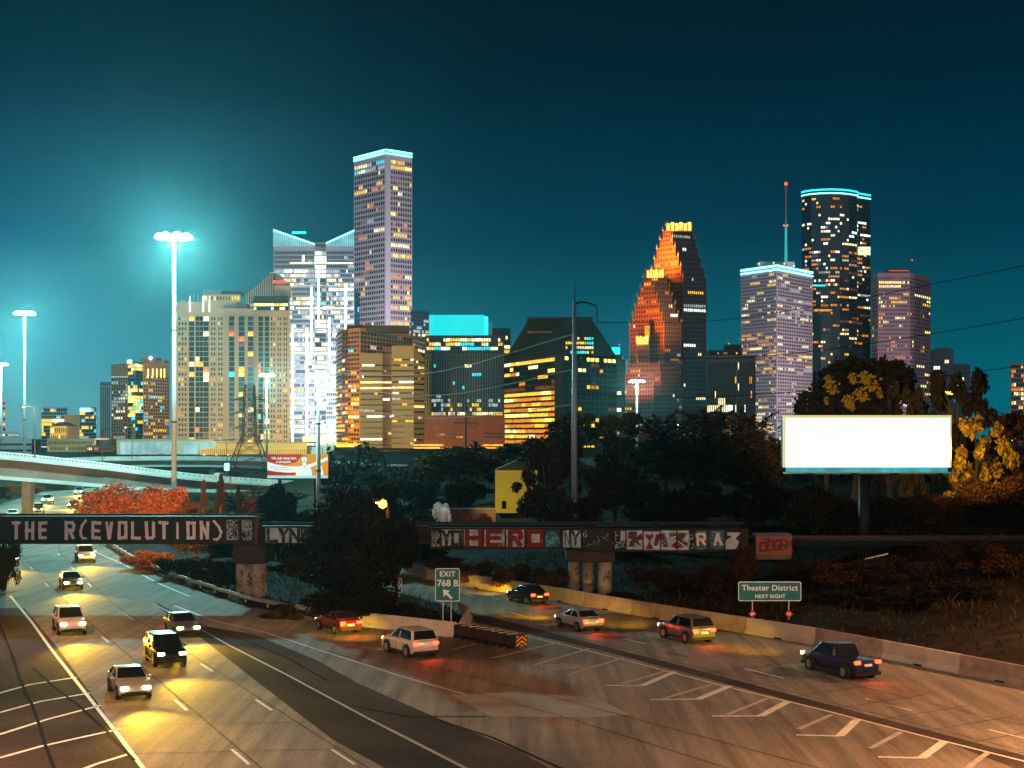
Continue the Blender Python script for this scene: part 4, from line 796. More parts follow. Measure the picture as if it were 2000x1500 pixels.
# the line of the rails beyond the bridge on its embankment
q = MB()
for dy in (1.5, 2.95): q.box((pxX(1760, DB), DB+dy, 5.30), (26, .07, .15))
tag(q.build('railway_track', M_RUST), kind='structure')
q = MB(); q.prism([(pxX(1548, DB), DB-.5), (pxX(2150, DB), DB-.5), (pxX(2150, DB), DB+5), (pxX(1548, DB), DB+5)], 4.75, 5.2); tag(q.build('railway_ballast', mat('track_ballast', (.010, .009, .009), .95, var=.6, scale=5, bump=.5)), kind='structure')
q = MB(); q.box((pxX(1712, 118), 118, 4.2), (1.9, .08, .10), M=Matrix.Rotation(R(-13), 3, 'Y')); tag(q.build('broken_plank', P_WHITE), 'pale broken plank lying on the dark embankment below the railway track', 'plank')

# ------------------------------------------------------------------ flyovers
def flyover(name, label, prof, D_off=9, deckw=9.0, m_bar=None, wh=None):
    """prof: (px, y of barrier top, y of the bottom edge, D)"""
    root = empty(name, at(prof[len(prof)//2][0], 900, prof[len(prof)//2][3]), label, 'viaduct'); o = root.location
    bar = MB(); web = MB(); lip = MB(); deck = MB(); bolts = MB()
    A = [(pxX(p[0], p[3])-o.x, p[3]-o.y, pyZ(p[1], p[3])-o.z, pyZ(p[2], p[3])-o.z) for p in prof]
    def sweep(mb, fn):
        secs = [fn(a) for a in A]; n = len(secs[0]); vs = [v for s in secs for v in s]; fs = []
        for i in range(len(secs)-1):
            for k in range(n): fs.append((i*n+k, i*n+(k+1) % n, (i+1)*n+(k+1) % n, (i+1)*n+k))
        mb.add(vs, fs)
    bh = .95
    sweep(bar, lambda a: [(a[0], a[1], a[2]), (a[0], a[1]+.3, a[2]), (a[0], a[1]+.45, a[2]-bh), (a[0], a[1]-.08, a[2]-bh)])
    sweep(web, lambda a: [(a[0], a[1]+.9, a[2]-bh-.35), (a[0], a[1]+deckw-.9, a[2]-bh-.35), (a[0], a[1]+deckw-2, a[3]+.25), (a[0], a[1]+1.5, a[3]+.25)])
    sweep(deck, lambda a: [(a[0], a[1]-.15, a[2]-bh-.01), (a[0], a[1]+deckw, a[2]-bh-.01), (a[0], a[1]+deckw, a[2]-bh-.35), (a[0], a[1]-.15, a[2]-bh-.35)])
    sweep(lip, lambda a: [(a[0], a[1]+.9, a[3]+.6), (a[0], a[1]+deckw-1, a[3]+.6), (a[0], a[1]+deckw-1, a[3]), (a[0], a[1]+.9, a[3])])
    for i in range(len(A)-1):
        for k in range(7):
            t = k/7; bolts.box([A[i][j]*(1-t)+A[i+1][j]*t+(0, -.12, -.30)[j] for j in range(3)], (.35, .10, .12))
    deck.build('deck', M_CONC, root); w = web.build('box_girder', mat('brownish_concrete', (.15, .105, .085), .9, var=.25, scale=.3), root); lip.build('girder_base', M_CONC, root)
    b = bar.build('parapet', m_bar or M_WHITEC, root); bolts.build('drain_slots', M_CONC_D, b)
    return root, A
M_WHITEC = mat('pale_parapet_concrete', (.36, .36, .34), .85, var=.15, scale=.4, bump=.1, var2=.2, scale2=.08)
fr, FA = flyover('concrete_flyover', 'curved pale concrete flyover ramp sweeping down from the left edge above the freeway', [(-110, 868, 926, 244), (-40, 876, 932, 246), (0, 882, 937, 248), (50, 886.5, 941, 251), (100, 892, 945, 254), (150, 897.5, 949, 257), (200, 903, 953, 260), (250, 909.5, 957, 264), (300, 916, 959, 268), (380, 925, 962, 275), (450, 931, 963, 281), (520, 936, 965, 287), (600, 940, 967, 293), (680, 941, 968, 300), (800, 941, 968, 310)])
for px, D in ((40, 255), (420, 282), (590, 297)):
    mb = MB(); zt = -2.2; mb.box((pxX(px, D)-fr.location.x, D+4-fr.location.y, -6.5), (1.6, 2.2, 7.5)); mb.build('pier', M_CONC, fr)
fr2, _ = flyover('concrete_viaduct', 'far pale viaduct with a dark shaded underside below the cream hall', [(90, 896, 908, 430), (190, 892, 914, 430), (300, 891, 912, 430), (400, 891, 912, 430), (525, 893, 915, 430), (652, 898, 920, 425), (720, 905, 924, 420), (815, 908, 926, 420), (900, 908, 926, 420)], m_bar=M_WHITEC)
for px in (170, 290, 410, 540, 660, 780):
    mb = MB(); mb.box((pxX(px, 430)-fr2.location.x, 434-fr2.location.y, -7), (2.0, 2, 9)); mb.build('pier', M_CONC_D, fr2)
# ------------------------------------------------------------------ barriers and guard rail
def jersey(name, label, pts, h=1.12, seg=6.5, m=None, tone=True):
    """pts: ground points; segments become parts with drain notches"""
    P = [Vector((p[0], p[1], 0)) for p in pts]; root = empty(name, P[len(P)//2], label, 'barrier'); o = root.location
    L = [0]
    for a, b in zip(P[:-1], P[1:]): L.append(L[-1]+(b-a).length)
    def pos(s):
        for i in range(len(L)-1):
            if s <= L[i+1] or i == len(L)-2: t = (s-L[i])/(L[i+1]-L[i]); return P[i].lerp(P[i+1], t)
    n = max(1, int(L[-1]/seg)); tones = [m or M_CONC]
    if tone: tones = [mat('barrier_concrete', (.34, .29, .24), .85, var=.2, scale=1.2, bump=.15, var2=.2, scale2=.25), mat('stained_barrier_concrete', (.25, .20, .165), .85, var=.3, scale=1.2, bump=.15, var2=.2, scale2=.25), mat('clean_barrier_concrete', (.42, .39, .34), .85, var=.15, scale=1.2, bump=.15)]
    for i in range(n):
        a, b = pos(L[-1]*i/n), pos(L[-1]*(i+1)/n); d = (b-a).normalized(); nn = Vector((-d.y, d.x, 0)); a2 = a+d*.012; b2 = b-d*.012
        sec = [(-.32, .0), (-.30, .08), (-.14, .34), (-.09, h), (.09, h), (.14, .34), (.30, .08), (.32, 0)]; mb = MB(); vs = []
        for p in (a2, b2): vs += [tuple(p+nn*x+Vector((0, 0, z))-o) for x, z in sec]
        k = len(sec); mb.add(vs, [(j, (j+1) % k, k+(j+1) % k, k+j) for j in range(k)]+[tuple(range(k-1, -1, -1)), tuple(range(k, 2*k))])
        s = mb.build('barrier_segment', random.choice(tones), root)
        q = MB(); c = (a+b)/2
        for side in (-1, 1): q.box(tuple(c+nn*.31*side+Vector((0, 0, .05))-o), (.7, .06, .10), math.atan2(d.y, d.x))
        q.build('drain_notch', M_BLACK, s)
    return root
Ys = [62, 81.4, 97.3, 110.6, 126.2, 136.8, 144.3, 165, 221]
jersey('concrete_barrier', 'long brown-stained concrete barrier bordering the freeway below the dark embankment', [(float(BARX(y))-.25, y) for y in [50]+Ys])
bw = jersey('concrete_barrier', 'white concrete barrier with paint scrawls leading to the black crash cushion', [(-11.2, 107.3), (-7.4, 104.0), (-3.9, 101.3)], h=1.02, seg=20, m=mat('whitewashed_barrier', (.52, .52, .50), .8, var=.15, scale=1.5, bump=.1), tone=False)
mb = MB(); scribble(mb, 1.3, 3.0, .2, .8, .05, -2.75, 10); 
sb = mb.build('spray_scribble', P_NAVY, bw); sb.rotation_euler.z = math.atan2(-2.7, 3.5)
jersey('concrete_barrier', 'short concrete barrier closing the dark grass island behind the exit sign', [(-3.7, 101.6), (-3.3, 108), (-3.4, 116.5), (-6, 122)], h=.8, seg=8)
def guardrail():
    P = [Vector((x, y, 0)) for x, y in ((-53, 188), (-50.6, 183), (-41.6, 160), (-32.6, 140.2), (-21.3, 119.4), (-15.6, 112.8), (-11.4, 107.8))]
    root = empty('guardrail', P[3], 'bent silver steel guardrail curving along the dark bank to the white barrier', 'guardrail'); o = root.location
    L = []
    for a, b in zip(P[:-1], P[1:]):
        n = max(1, int((b-a).length/2))
        for k in range(n): L.append(a.lerp(b, k/n))
    L.append(P[-1]); vs = []; sec = [(.0, .40), (-.09, .46), (0, .53), (0, .59), (-.09, .66), (0, .74), (.03, .74), (.03, .40)]
    for i, p in enumerate(L):
        d = (L[min(i+1, len(L)-1)]-L[max(i-1, 0)]).normalized(); nn = Vector((-d.y, d.x, 0))*-1
        j = random.uniform(-.04, .04); vs += [tuple(p-nn*(x+j)+Vector((0, 0, z+j))-o) for x, z in sec]
    k = len(sec); mb = MB(); mb.add(vs, [(i*k+j, i*k+(j+1) % k, (i+1)*k+(j+1) % k, (i+1)*k+j) for i in range(len(L)-1) for j in range(k)]); mb.build('rail', M_STEEL, root)
    for p in L[::2]:
        q = MB(); q.box(tuple(p+Vector((.16, .1, .3))-o), (.14, .14, .9)); q.build('post', M_STEEL, root)
guardrail()
def cushion():
    a, b = Vector((-3.6, 101.0, 0)), Vector((.55, 95.2, 0)); d = (b-a); L = d.length; d.normalize(); nn = Vector((-d.y, d.x, 0)); ang = math.atan2(d.y, d.x)
    root = empty('crash_cushion', (a+b)/2, 'black ribbed crash cushion with an orange and black chevron nose', 'crash cushion'); o = root.location
    MBK = mat('black_fender_panel', (.022, .02, .024), .5, .3, var=.4, scale=2)
    n = 8
    for i in range(n):
        c = a.lerp(b, (i+.5)/n)
        for s in (-1, 1):
            q = MB()
            for z in (.34, .50, .66, .82): q.box(tuple(c+nn*.48*s+Vector((0, 0, z))-o), (L/n*1.05, .07, .10), ang); q.box(tuple(c+nn*.44*s+Vector((0, 0, z+.08))-o), (L/n*1.02, .05, .07), ang)
            q.build('fender_panel', MBK, root)
        q = MB(); q.box(tuple(a.lerp(b, i/n)+Vector((0, 0, .55))-o), (.09, .84, .75), ang); q.box(tuple(a.lerp(b, i/n)+Vector((0, 0, .1))-o), (.10, 1.0, .2), ang); q.build('diaphragm', M_DKSTEEL, root)
        t = MB(); t.box(tuple(a.lerp(b, i/n)+Vector((0, 0, .955))-o), (.10, .9, .05), ang); t.build('diaphragm_cap', M_STEEL, root)
    q = MB(); q.box(tuple(b+Vector((0, 0, .6))-o), (.25, 1.0, .82), ang); no = q.build('nose', MBK, root); bevel(no, .04)
    f = MB(); Y_ = mat('orange_yellow_reflector', (.75, .34, .02), .5, var=.1, scale=3)
    c = b+d*.14+Vector((0, 0, .6))
    def P(u, v, e=0): return tuple(c+nn*-u+Vector((0, 0, v))+d*e-o)
    f.add([P(-.42, -.34), P(.42, -.34), P(.42, .34), P(-.42, .34)], [(0, 1, 2, 3)]); f.build('chevron_plate', Y_, no)
    k = MB()
    for v in (-.38, -.10, .18):
        for s in (-1, 1):
            q4 = [P(0, v+.30, .01), P(0, v+.16, .01), P(.42*s, v-.14, .01), P(.42*s, v+.0, .01)]; k.add(q4, [(0, 1, 2, 3) if s < 0 else (3, 2, 1, 0)])
    k.build('chevron_stripes', M_BLACK, no)
cushion()
# ------------------------------------------------------------------ road signs
M_GREEN = mat('sign_green', (.002, .15, .20), .45, var=.35, scale=2.2, spec=.4)
M_SIGNW = mat('sign_white', (.66, .90, 1.0), .5, var=.08, scale=2)
def rounded(mb, x0, x1, z0, z1, r, y, back):
    pts = []
    for cx, cz, a0 in ((x1-r, z1-r, 0), (x0+r, z1-r, 90), (x0+r, z0+r, 180), (x1-r, z0+r, 270)):
        for k in range(5): a = R(a0+k*22.5); pts.append((cx+r*math.cos(a), cz+r*math.sin(a)))
    n = len(pts); mb.add([(p[0], y, p[1]) for p in pts]+[(p[0], back, p[1]) for p in pts], [tuple(range(n-1, -1, -1)), tuple(range(n, 2*n))]+[(i, n+i, n+(i+1) % n, (i+1) % n) for i in range(n)][::1])
def road_sign(name, label, px0, px1, y0, y1, D, posts, zb, rz=0.0):
    root = empty(name, (pxX((px0+px1)/2, D), D, zb), label, 'road sign', rz=rz); o = root.location; X = lambda p: pxX(p, D)-o.x; Z = lambda y: pyZ(y, D)-o.z
    q = MB(); rounded(q, X(px0), X(px1), Z(y1), Z(y0), .14, 0, .05); pl = q.build('border', M_SIGNW, root)
    q = MB(); e = .055; rounded(q, X(px0)+e, X(px1)-e, Z(y1)+e, Z(y0)-e, .10, -.008, .02); q.build('panel', M_GREEN, root)
    for p in posts:
        q = MB(); q.box((X(p), .10, (Z(y0)-.1)/2), (.075, .09, Z(y0)-.1)); q.build('post', M_STEEL, root)
    return root, X, Z
rs, X, Z = road_sign('exit_sign', 'tall green EXIT 768 B sign with a white arrow, behind the white barrier', 850, 898, 1110, 1174.5, 105, (865, 881), .1)
put_text('EXIT', .52, (X(874), -.02, Z(1121.5)), M_SIGNW, rs, bold=.012, space=1.1); put_text('768 B', .66, (X(874.5), -.02, Z(1139.5)), M_SIGNW, rs, bold=.014)
q = MB(); c = Vector((X(874), 0, Z(1160)))
def ar(pts, yy): q.add([(c.x+p[0], yy, c.z+p[1]) for p in pts], [tuple(range(len(pts)))])
ar([(-.33, .33), (-.27, -.20), (-.10, -.05), (.26, -.40), (.38, -.27), (.03, .08), (.18, .24)], -.02); a_ = q.build('arrow', M_SIGNW, rs); a_.data.flip_normals() if a_.data.polygons[0].normal.y > 0 else None
rs, X, Z = road_sign('guide_sign', 'wide green Theater District NEXT RIGHT sign on the grass behind the long barrier', 1442, 1565, 1136, 1174, 106, (1470, 1541), .2)
put_text('Theater District', .58, (X(1503.5), -.02, Z(1148.5)), M_SIGNW, rs, bold=.008, space=1.06); put_text('NEXT RIGHT', .36, (X(1504), -.02, Z(1165)), M_SIGNW, rs, bold=.010, space=1.08)
M_REDD = mat('red_reflector', (.5, .035, .02), .5, var=.1, scale=3)
for p in (1470, 1541):
    q = MB(); q.box((X(p), .02, Z(1199)), (.42, .03, .42), M=Matrix.Rotation(R(45), 3, 'Y')); dm = q.build('diamond_marker', M_REDD, rs)
    q = MB(); scribble(q, X(p)-.13, X(p)+.13, Z(1202), Z(1196), .05, -.005, 5); q.build('sticker_scrawl', M_SIGNW, dm)
rs, X, Z = road_sign('small_sign', 'narrow teal sign half hidden behind the big dark tree by the far lanes', 773, 785, 1129, 1158, 120, (779,), .1)
q = MB(); scribble(q, X(775), X(783), Z(1150), Z(1134), .05, -.02, 8); q.build('sign_symbol', M_SIGNW, rs)
# ------------------------------------------------------------------ big white billboard
def lamp(name, kind, loc, energy, col, parent=None, aim=None, angle=100, blend=.6, size=.5):
    l = bpy.data.lights.new(name, kind); l.energy = energy; l.color = col
    if kind == 'SPOT': l.spot_size = R(angle); l.spot_blend = blend; l.shadow_soft_size = size
    elif kind == 'POINT': l.shadow_soft_size = size
    elif kind == 'AREA': l.size = size
    o = bpy.data.objects.new(name, l); COL.objects.link(o); o.location = loc
    if aim is not None: o.rotation_euler = (Vector(aim)-Vector(loc)).to_track_quat('-Z', 'Y').to_euler()
    if parent is not None: o.parent = parent; o.matrix_parent_inverse = Matrix.Translation(-Vector(parent.location))
    return o
def big_board():
    D = 130; root = empty('billboard', (pxX(1692, D), D, 5), 'huge blank billboard glowing white on a single pole above the embankment', 'billboard'); o = root.location
    X = lambda p, d=D: pxX(p, d)-o.x; Z = lambda y, d=D: pyZ(y, d)-o.z
    def bx(mb, x0, x1, y0, y1, d0, d1): mb.box(((X(x0)+X(x1))/2, (d0+d1)/2, (Z(y0)+Z(y1))/2), (X(x1)-X(x0), d1-d0, Z(y0)-Z(y1)))
    q = MB(); bx(q, 1534, 1855, 816, 913, 0, .10); q.build('panel', emis('glowing_white_vinyl', (.82, 1, .97), 1.3, True, vary=.16, vscale=.3), root)  # panel emits in place of the flood lamps shining on it
    sm = MB()
    for k in range(1, 8): bx(sm, 1534+k*40.1, 1534.25+k*40.1, 816, 913, -.012, -.004)
    sm.build('panel_seam', emis('vinyl_seam', (.62, .95, .95), .85), root)
    f = MB(); bx(f, 1530, 1858, 811, 816, -.05, .3); bx(f, 1530, 1534, 816, 913, -.05, .3); bx(f, 1855, 1858, 816, 913, -.05, .3); f.build('frame', emis('creamy_glow_frame', (1, .85, .35), .75), root)  # frame and skirt emit too, for light spilled onto them
    s = MB(); bx(s, 1536, 1852, 913.5, 922, .12, .3); s.build('skirt', emis('teal_glow_skirt', (.05, .75, .72), .45, vary=.6, vscale=.4), root)
    b = MB(); bx(b, 1531, 1857, 820, 912, .3, 1.4); b.build('back_structure', M_DKSTEEL, root)
    c = MB(); bx(c, 1530, 1862, 922, 925, -1.3, .2); w = c.build('catwalk', M_STEEL, root)
    for k in range(9):
        r = MB(); x = 1534+k*40; bx(r, x, x+.8, 915, 922, -1.3, -1.25); r.build('rail_post', M_STEEL, w)
    for x in (1574, 1661, 1737, 1823):
        r = MB(); bx(r, x-5, x+5, 923, 926.5, -2.1, -1.5); fx = r.build('flood_lamp', M_DKSTEEL, root); r2 = MB(); bx(r2, x-.6, x+.6, 924, 925.5, -1.5, .1); r2.build('lamp_arm', M_STEEL, fx)
    p = MB(); p.tube([(X(1692), .75, Z(922)), (X(1692), .75, -3)], .52, 20); p.build('pole', M_DKSTEEL, root, True)
    t = MB(); bx(t, 1640, 1745, 925, 928, .4, 1.1); t.build('torsion_beam', M_DKSTEEL, root)
    lamp('billboard_spill', 'SPOT', at(1695, 806, 130.8), 80000, (1, .62, .10), root, at(1680, 730, 175), 64, .5, .6)
    lamp('billboard_spill', 'SPOT', at(1868, 880, 128.5), 14000, (1, .55, .10), root, at(1915, 862, 141), 80, .6, .6)
big_board()
# ------------------------------------------------------------------ small printed billboard
def ad_board():
    D = 236; root = empty('billboard', (pxX(580, D), D, 0), 'red and orange advertising billboard showing a smiling man in a pale shirt', 'billboard'); o = root.location
    X = lambda p: pxX(p, D)-o.x; Z = lambda y: pyZ(y, D)-o.z
    er = emis('glowing_red_print', (.62, .012, .015), .62); eo = emis('glowing_orange_print', (.95, .40, .02), .72); ew = emis('glowing_white_print', (.78, 1, .93), .95); ec = emis('glowing_pale_blue_print', (.42, .85, .85), .85); ed = emis('glowing_teal_print', (.05, .34, .36), .5); eg = emis('glowing_grey_print', (.20, .22, .18), .4)  # prints emit in place of lamps lighting the board
    def poly(pts, m, yy, name, parent):
        mb = MB(); mb.add([(X(p[0]), yy, Z(p[1])) for p in pts], [tuple(range(len(pts)))]); a = mb.build(name, m, parent)
        if a.data.polygons[0].normal.y > 0: a.data.flip_normals()
        return a
    q = MB(); q.box(((X(522)+X(640))/2, .35, (Z(887)+Z(934))/2), (X(640)-X(522), .5, Z(887)-Z(934))); fr = q.build('panel', eo, root)
    poly([(522, 887), (592, 887), (578, 903), (560, 908), (540, 906), (522, 901)], er, .08, 'red_field', root)
    poly([(522, 902), (540, 907.5), (562, 911), (590, 911), (612, 904), (640, 892), (640, 899), (618, 908), (600, 916), (585, 922), (560, 923), (540, 921), (522, 918)], ew, .07, 'white_swoosh', root)
    poly([(522, 919), (545, 922.5), (580, 924), (580, 928.5), (522, 928.5)], er, .072, 'red_field', root)
    poly([(522, 929), (640, 929), (640, 934), (522, 934)], ec, .07, 'base_strip', root)
    man = poly([(577, 929), (580, 917), (586, 911), (591, 908.5), (591, 904), (588.5, 897), (589.5, 891), (594, 889), (598.5, 891), (599.5, 897), (597.5, 904), (598, 908), (604, 911), (608, 917), (610, 929)], ew, .05, 'printed_man', root)
    poly([(588.6, 896), (589, 890.5), (594, 888.2), (599, 890.5), (599.6, 896), (598, 893), (594, 891.6), (590, 893)], ed, .04, 'printed_hair', man)
    for p in ([(591, 896), (592.6, 895.6), (592.6, 896.6), (591, 896.9)], [(595.2, 895.6), (596.9, 896), (596.9, 896.9), (595.2, 896.6)], [(591.5, 901), (594, 901.6), (596.6, 901), (595.6, 902.8), (592.6, 902.8)], [(593.4, 897), (594.4, 897), (594.8, 899.5), (593.2, 899.5)]): poly(p, ed, .04, 'printed_face', man)
    poly([(592, 908.5), (594.5, 912), (597.5, 908.5), (598.5, 910), (594.7, 914.5), (591, 910)], ec, .04, 'printed_collar', man)
    put_text('His job gave him', .60, (X(554.5), .05, Z(895)), ew, root, bold=.012); put_text('a six-pack.', .60, (X(554), .05, Z(902)), ew, root, bold=.012)
    put_text('Work with us, people.', .30, (X(544), .05, Z(912.3)), eg, root); put_text('OpportunityTexas.com', .30, (X(553), .05, Z(917)), eg, root)
    poly([(622, 928), (624, 916), (627, 908), (630, 916), (632, 928)], ew, .06, 'printed_emblem', root)
    for p in (545, 615):
        q = MB(); q.box((X(p), .9, (Z(930)-1)/2), (.5, .5, Z(930)+1)); q.build('post', M_DKSTEEL, root)
ad_board()
# ------------------------------------------------------------------ lattice pylon
def pylon():
    D = 330; zb = 3.0; root = empty('lattice_pylon', (pxX(487, D), D, zb), 'rusty lattice power pylon standing in front of the beige apartment towers', 'pylon'); o = root.location
    H = lambda y: pyZ(y, D)-zb
    ys = [(940, 4.7), (912, 4.1), (888, 3.1), (866, 2.2), (850, 1.45), (830, 1.35), (810, 1.3), (790, 1.25), (770, 1.15), (752, 1.0)]
    for sx in (-1, 1):
        for sy in (-1, 1):
            q = MB(); q.tube([(sx*w, sy*w, H(y)) for y, w in ys], [.13 if y > 850 else .10 for y, w in ys], 5); q.build('leg', M_RUST if sx < 0 and sy < 0 else M_DKSTEEL, root)
    q = MB()
    for (ya, wa), (yb, wb) in zip(ys[:-1], ys[1:]):
        for s in (-1, 1):
            for A, B in (((-wa, s*wa), (wb, s*wb)), ((wa, s*wa), (-wb, s*wb)), ((s*wa, -wa), (s*wb, wb)), ((s*wa, wa), (s*wb, -wb))): q.tube([(*A, H(ya)), (*B, H(yb))], .075, 4)
        for A, B in (((-wb, -wb), (wb, -wb)), ((-wb, wb), (wb, wb)), ((-wb, -wb), (-wb, wb)), ((wb, -wb), (wb, wb))): q.tube([(*A, H(yb)), (*B, H(yb))], .07, 4)
    q.build('cross_bracing', M_RUST, root)
    for y in (780, 806, 835):
        for s in (-1, 1):
            a = MB()
            for sy in (-1, 1):
                a.tube([(s*1.2, sy*1.2, H(y)), (s*3.6, 0, H(y+1.5))], .09, 4); a.tube([(s*1.2, sy*1.2, H(y-6)), (s*3.6, 0, H(y+1.5))], .07, 4)
            a.build('cross_arm', M_DKSTEEL, root)
pylon()
# ------------------------------------------------------------------ lamp masts
LAMPC = (.38, 1.0, .95)
def mast(label, px, py, D, zb, energy, heads=8, rad=1.9, r0=.42, lum=.55):
    root = empty('lamp_mast', (pxX(px, D), D, zb), label, 'lamp mast'); o = root.location; zt = pyZ(py, D)-zb
    q = MB(); q.tube([(0, 0, 0), (0, 0, zt*.33), (0, 0, zt+.4)], [r0, r0*.8, r0*.42], 14); q.build('pole', mat('pale_mast_steel', (.55, .58, .57), .5, .2, var=.1, scale=1), root, True)
    for k in (.33, .66):
        q = MB(); q.lathe([(r0*1.02-k*.2*r0, 0), (r0*1.02-k*.2*r0, .25)], (0, 0, zt*k), 14); q.build('pole_joint', M_DKSTEEL, root)
    rg = MB(); n = 20
    rg.tube([(rad*.6*math.cos(2*math.pi*k/n), rad*.6*math.sin(2*math.pi*k/n), zt) for k in range(n+1)], .09, 6); ring = rg.build('lamp_ring', M_STEEL, root)
    for k in range(heads):
        a = 2*math.pi*(k+.5)/heads; x, y = rad*math.cos(a), rad*math.sin(a)
        q = MB(); q.lathe([(.10, .55), (lum*.55, .35), (lum, -.15), (lum*.9, -.28), (.06, -.34)], (x, y, zt), 12); h = q.build('luminaire', E_LED, root)
        q = MB(); q.tube([(0, 0, zt+.25), (x, y, zt+.45)], .06, 5); q.build('arm', M_STEEL, root)
    lamp('mast_light', 'POINT', (o.x, o.y, zb+zt-.9), energy, LAMPC, root, size=1.6)
    return root
mast('tallest white lamp mast, standing before the beige apartment tower', 340, 463, 240, 1.0, 430000, 8, 2.4, .48, .75)
mast('medium white lamp mast near the left edge behind the flyover', 48, 612, 390, 4, 300000, 8, 2.0, .45, .9)
mast('lamp mast cut by the left edge, only its glowing head and pole showing', 2, 712, 620, 4, 260000, 8, 2.0, .45, 1.1)
mast('distant lamp mast between the beige towers and the white glass skyscraper', 521, 733, 640, 4, 300000, 8, 2.4, .6, 1.1)
mast('thick pale lamp mast rising beside the red and orange billboard', 622, 735, 232, .8, 3000, 6, 1.3, .44, .55)
mast('lamp mast in front of the red stepped skyscraper, rising out of the trees', 1244, 745, 560, 4, 110000, 8, 2.2, .5, 1.0)
def cobra(label, px, py, pyb, D, side, energy=0, col=(1, .50, .12), head='orange', arm=1.6):
    zb = pyZ(pyb, D); root = empty('street_lamp', (pxX(px, D), D, zb), label, 'street lamp'); zt = pyZ(py, D)-zb
    q = MB(); q.tube([(0, 0, 0), (0, 0, zt*.5), (0, 0, zt-.4)], [.12, .10, .07], 8); q.build('pole', M_RUST, root)
    q = MB(); q.tube([(0, 0, zt-.5), (side*arm*.3, 0, zt-.1), (side*arm, 0, zt)], .05, 6); a = q.build('arm', M_RUST, root)
    q = MB(); q.box((side*(arm+.35), 0, zt), (.9, .36, .2)); h = q.build('lamp_head', M_DKSTEEL, root)
    q = MB(); q.lathe([(.05, -.22), (.20, -.16), (.22, -.1)], (side*(arm+.35), 0, zt), 10); q.build('lens', emis('sodium_lens', (1, .52, .10), 22) if energy else M_STEEL, h)
    if energy: lamp('street_light', 'POINT', (root.location.x+side*(arm+.35), D, zb+zt-.5), energy, col, root, size=.25)
    return root
cobra('slim orange-lit street lamp on the flyover, just right of the medium lamp mast', 68, 793, 893, 252, -1, 6000)
lamp('bush_fill_spot', 'SPOT', (-30.5, 127, 6.7), 420000, (1, .42, .07), None, at(270, 955, 204), 34, .8, .3)  # unseen spot added behind the girder to brighten the red bush
cobra('slim dark street lamp on the far viaduct, below the cream hall windows', 258, 834, 897, 428, -1, 2500)
cobra('slim unlit street lamp with a hanging square sign, left of the lattice pylon', 443, 860, 932, 278, -1)
cobra('slim unlit street lamp at the right end of the red and orange billboard', 630, 872, 940, 292, -1)
cobra('thin pale street lamp over the far viaduct at the foot of the brown brick tower', 200, 838, 900, 426, 1)
sl = cobra('short pole with a lone glowing orange lamp among the dark trees', 758, 978, 1012, 105, -1, 160, (1, .42, .06), arm=.35)
q = MB(); o = at(747.5, 984, 105)-sl.location; q.lathe([(.05, -.34), (.26, -.2), (.33, 0), (.24, .22), (.05, .34)], tuple(o), 12); q.build('lamp_globe', emis('amber_globe', (1, .50, .06), 6), sl)
q = MB(); D = 276; c = at(443, 912, D); q.box(tuple(c), (1.0, .06, 1.4)); tag(q.build('hanging_sign', mat('pale_blue_sign', (.45, .62, .66), .6, var=.2, scale=6)), 'pale blue square sign board hanging from a slim street lamp by the pylon', 'sign')
# sodium road lamps that stand beside the road just outside the photograph
for i, (x, y, z, e, lab) in enumerate(((-27, 62, 13, 14000, 'sodium road lamp beside the cross-hatched shoulder'), (-38, 96, 13, 9000, 'sodium road lamp farther along the cross-hatched shoulder'), (40, 88, 12, 20000, 'sodium road lamp beyond the brown-stained barrier'), (29, 60, 12, 22000, 'sodium road lamp by the near end of the brown-stained barrier'), (6, -8, 17, 60000, 'sodium road lamp on the overbridge'))):
    root = empty('street_lamp', (x, y, tz(x, y)), lab, 'street lamp'); s = -1 if x > 0 else 1; zt = z-root.location.z
    q = MB(); q.tube([(0, 0, 0), (0, 0, zt)], [.14, .09], 8); q.build('pole', M_STEEL, root); q = MB(); q.tube([(0, 0, zt-.3), (s*2, 0, zt)], .05, 6); q.build('arm', M_STEEL, root)
    q = MB(); q.box((s*2.4, 0, zt), (.9, .36, .2)); q.build('lamp_head', M_DKSTEEL, root)
    lamp('street_light', 'SPOT', (x+s*2.4, y, z-.3), e*1.15, (1, .43, .165), root, (x+s*11, y+4, 0) if y > 0 else (10, 80, 0), 136 if y > 0 else 70, .5, .3)
# ------------------------------------------------------------------ power pole and wires
def power_pole():
    D = 150; root = empty('power_pole', (pxX(1122, D), D, 2), 'tall slim steel power pole with a bent arm, rising behind the railway bridge', 'power pole'); o = root.location; Z = lambda y: pyZ(y, D)-o.z
    q = MB(); q.tube([(0, 0, 0), (0, 0, Z(800)), (0, 0, Z(590))], [.36, .27, .17], 12); q.build('pole', M_STEEL, root, True)
    q = MB(); q.tube([(0, 0, Z(590)), (0, 0, Z(549))], [.07, .03], 6); q.build('lightning_rod', M_DKSTEEL, root)
    X = lambda p: pxX(p, D)-o.x
    for y in (591,):
        q = MB(); q.tube([(0, 0, Z(y+2)), (X(1134), 0, Z(y-1)), (X(1148), 0, Z(y)), (X(1166), 0, Z(y+7))], [.12, .11, .09, .07], 8); a = q.build('arm', M_DKSTEEL, root)
        q = MB()
        for k in range(10): q.lathe([(.03, 0), (.12, .04), (.03, .12)], (X(1166), 0, Z(y+38)+k*.155), 8)
        q.build('insulator', M_DKSTEEL, a)
    for y in (697, 772):
        for s in (-1, 1):
            q = MB(); q.tube([(0, 0, Z(y)), (s*1.1, 0, Z(y)+.1)], .04, 6); q.build('insulator', M_DKSTEEL, root)
power_pole()
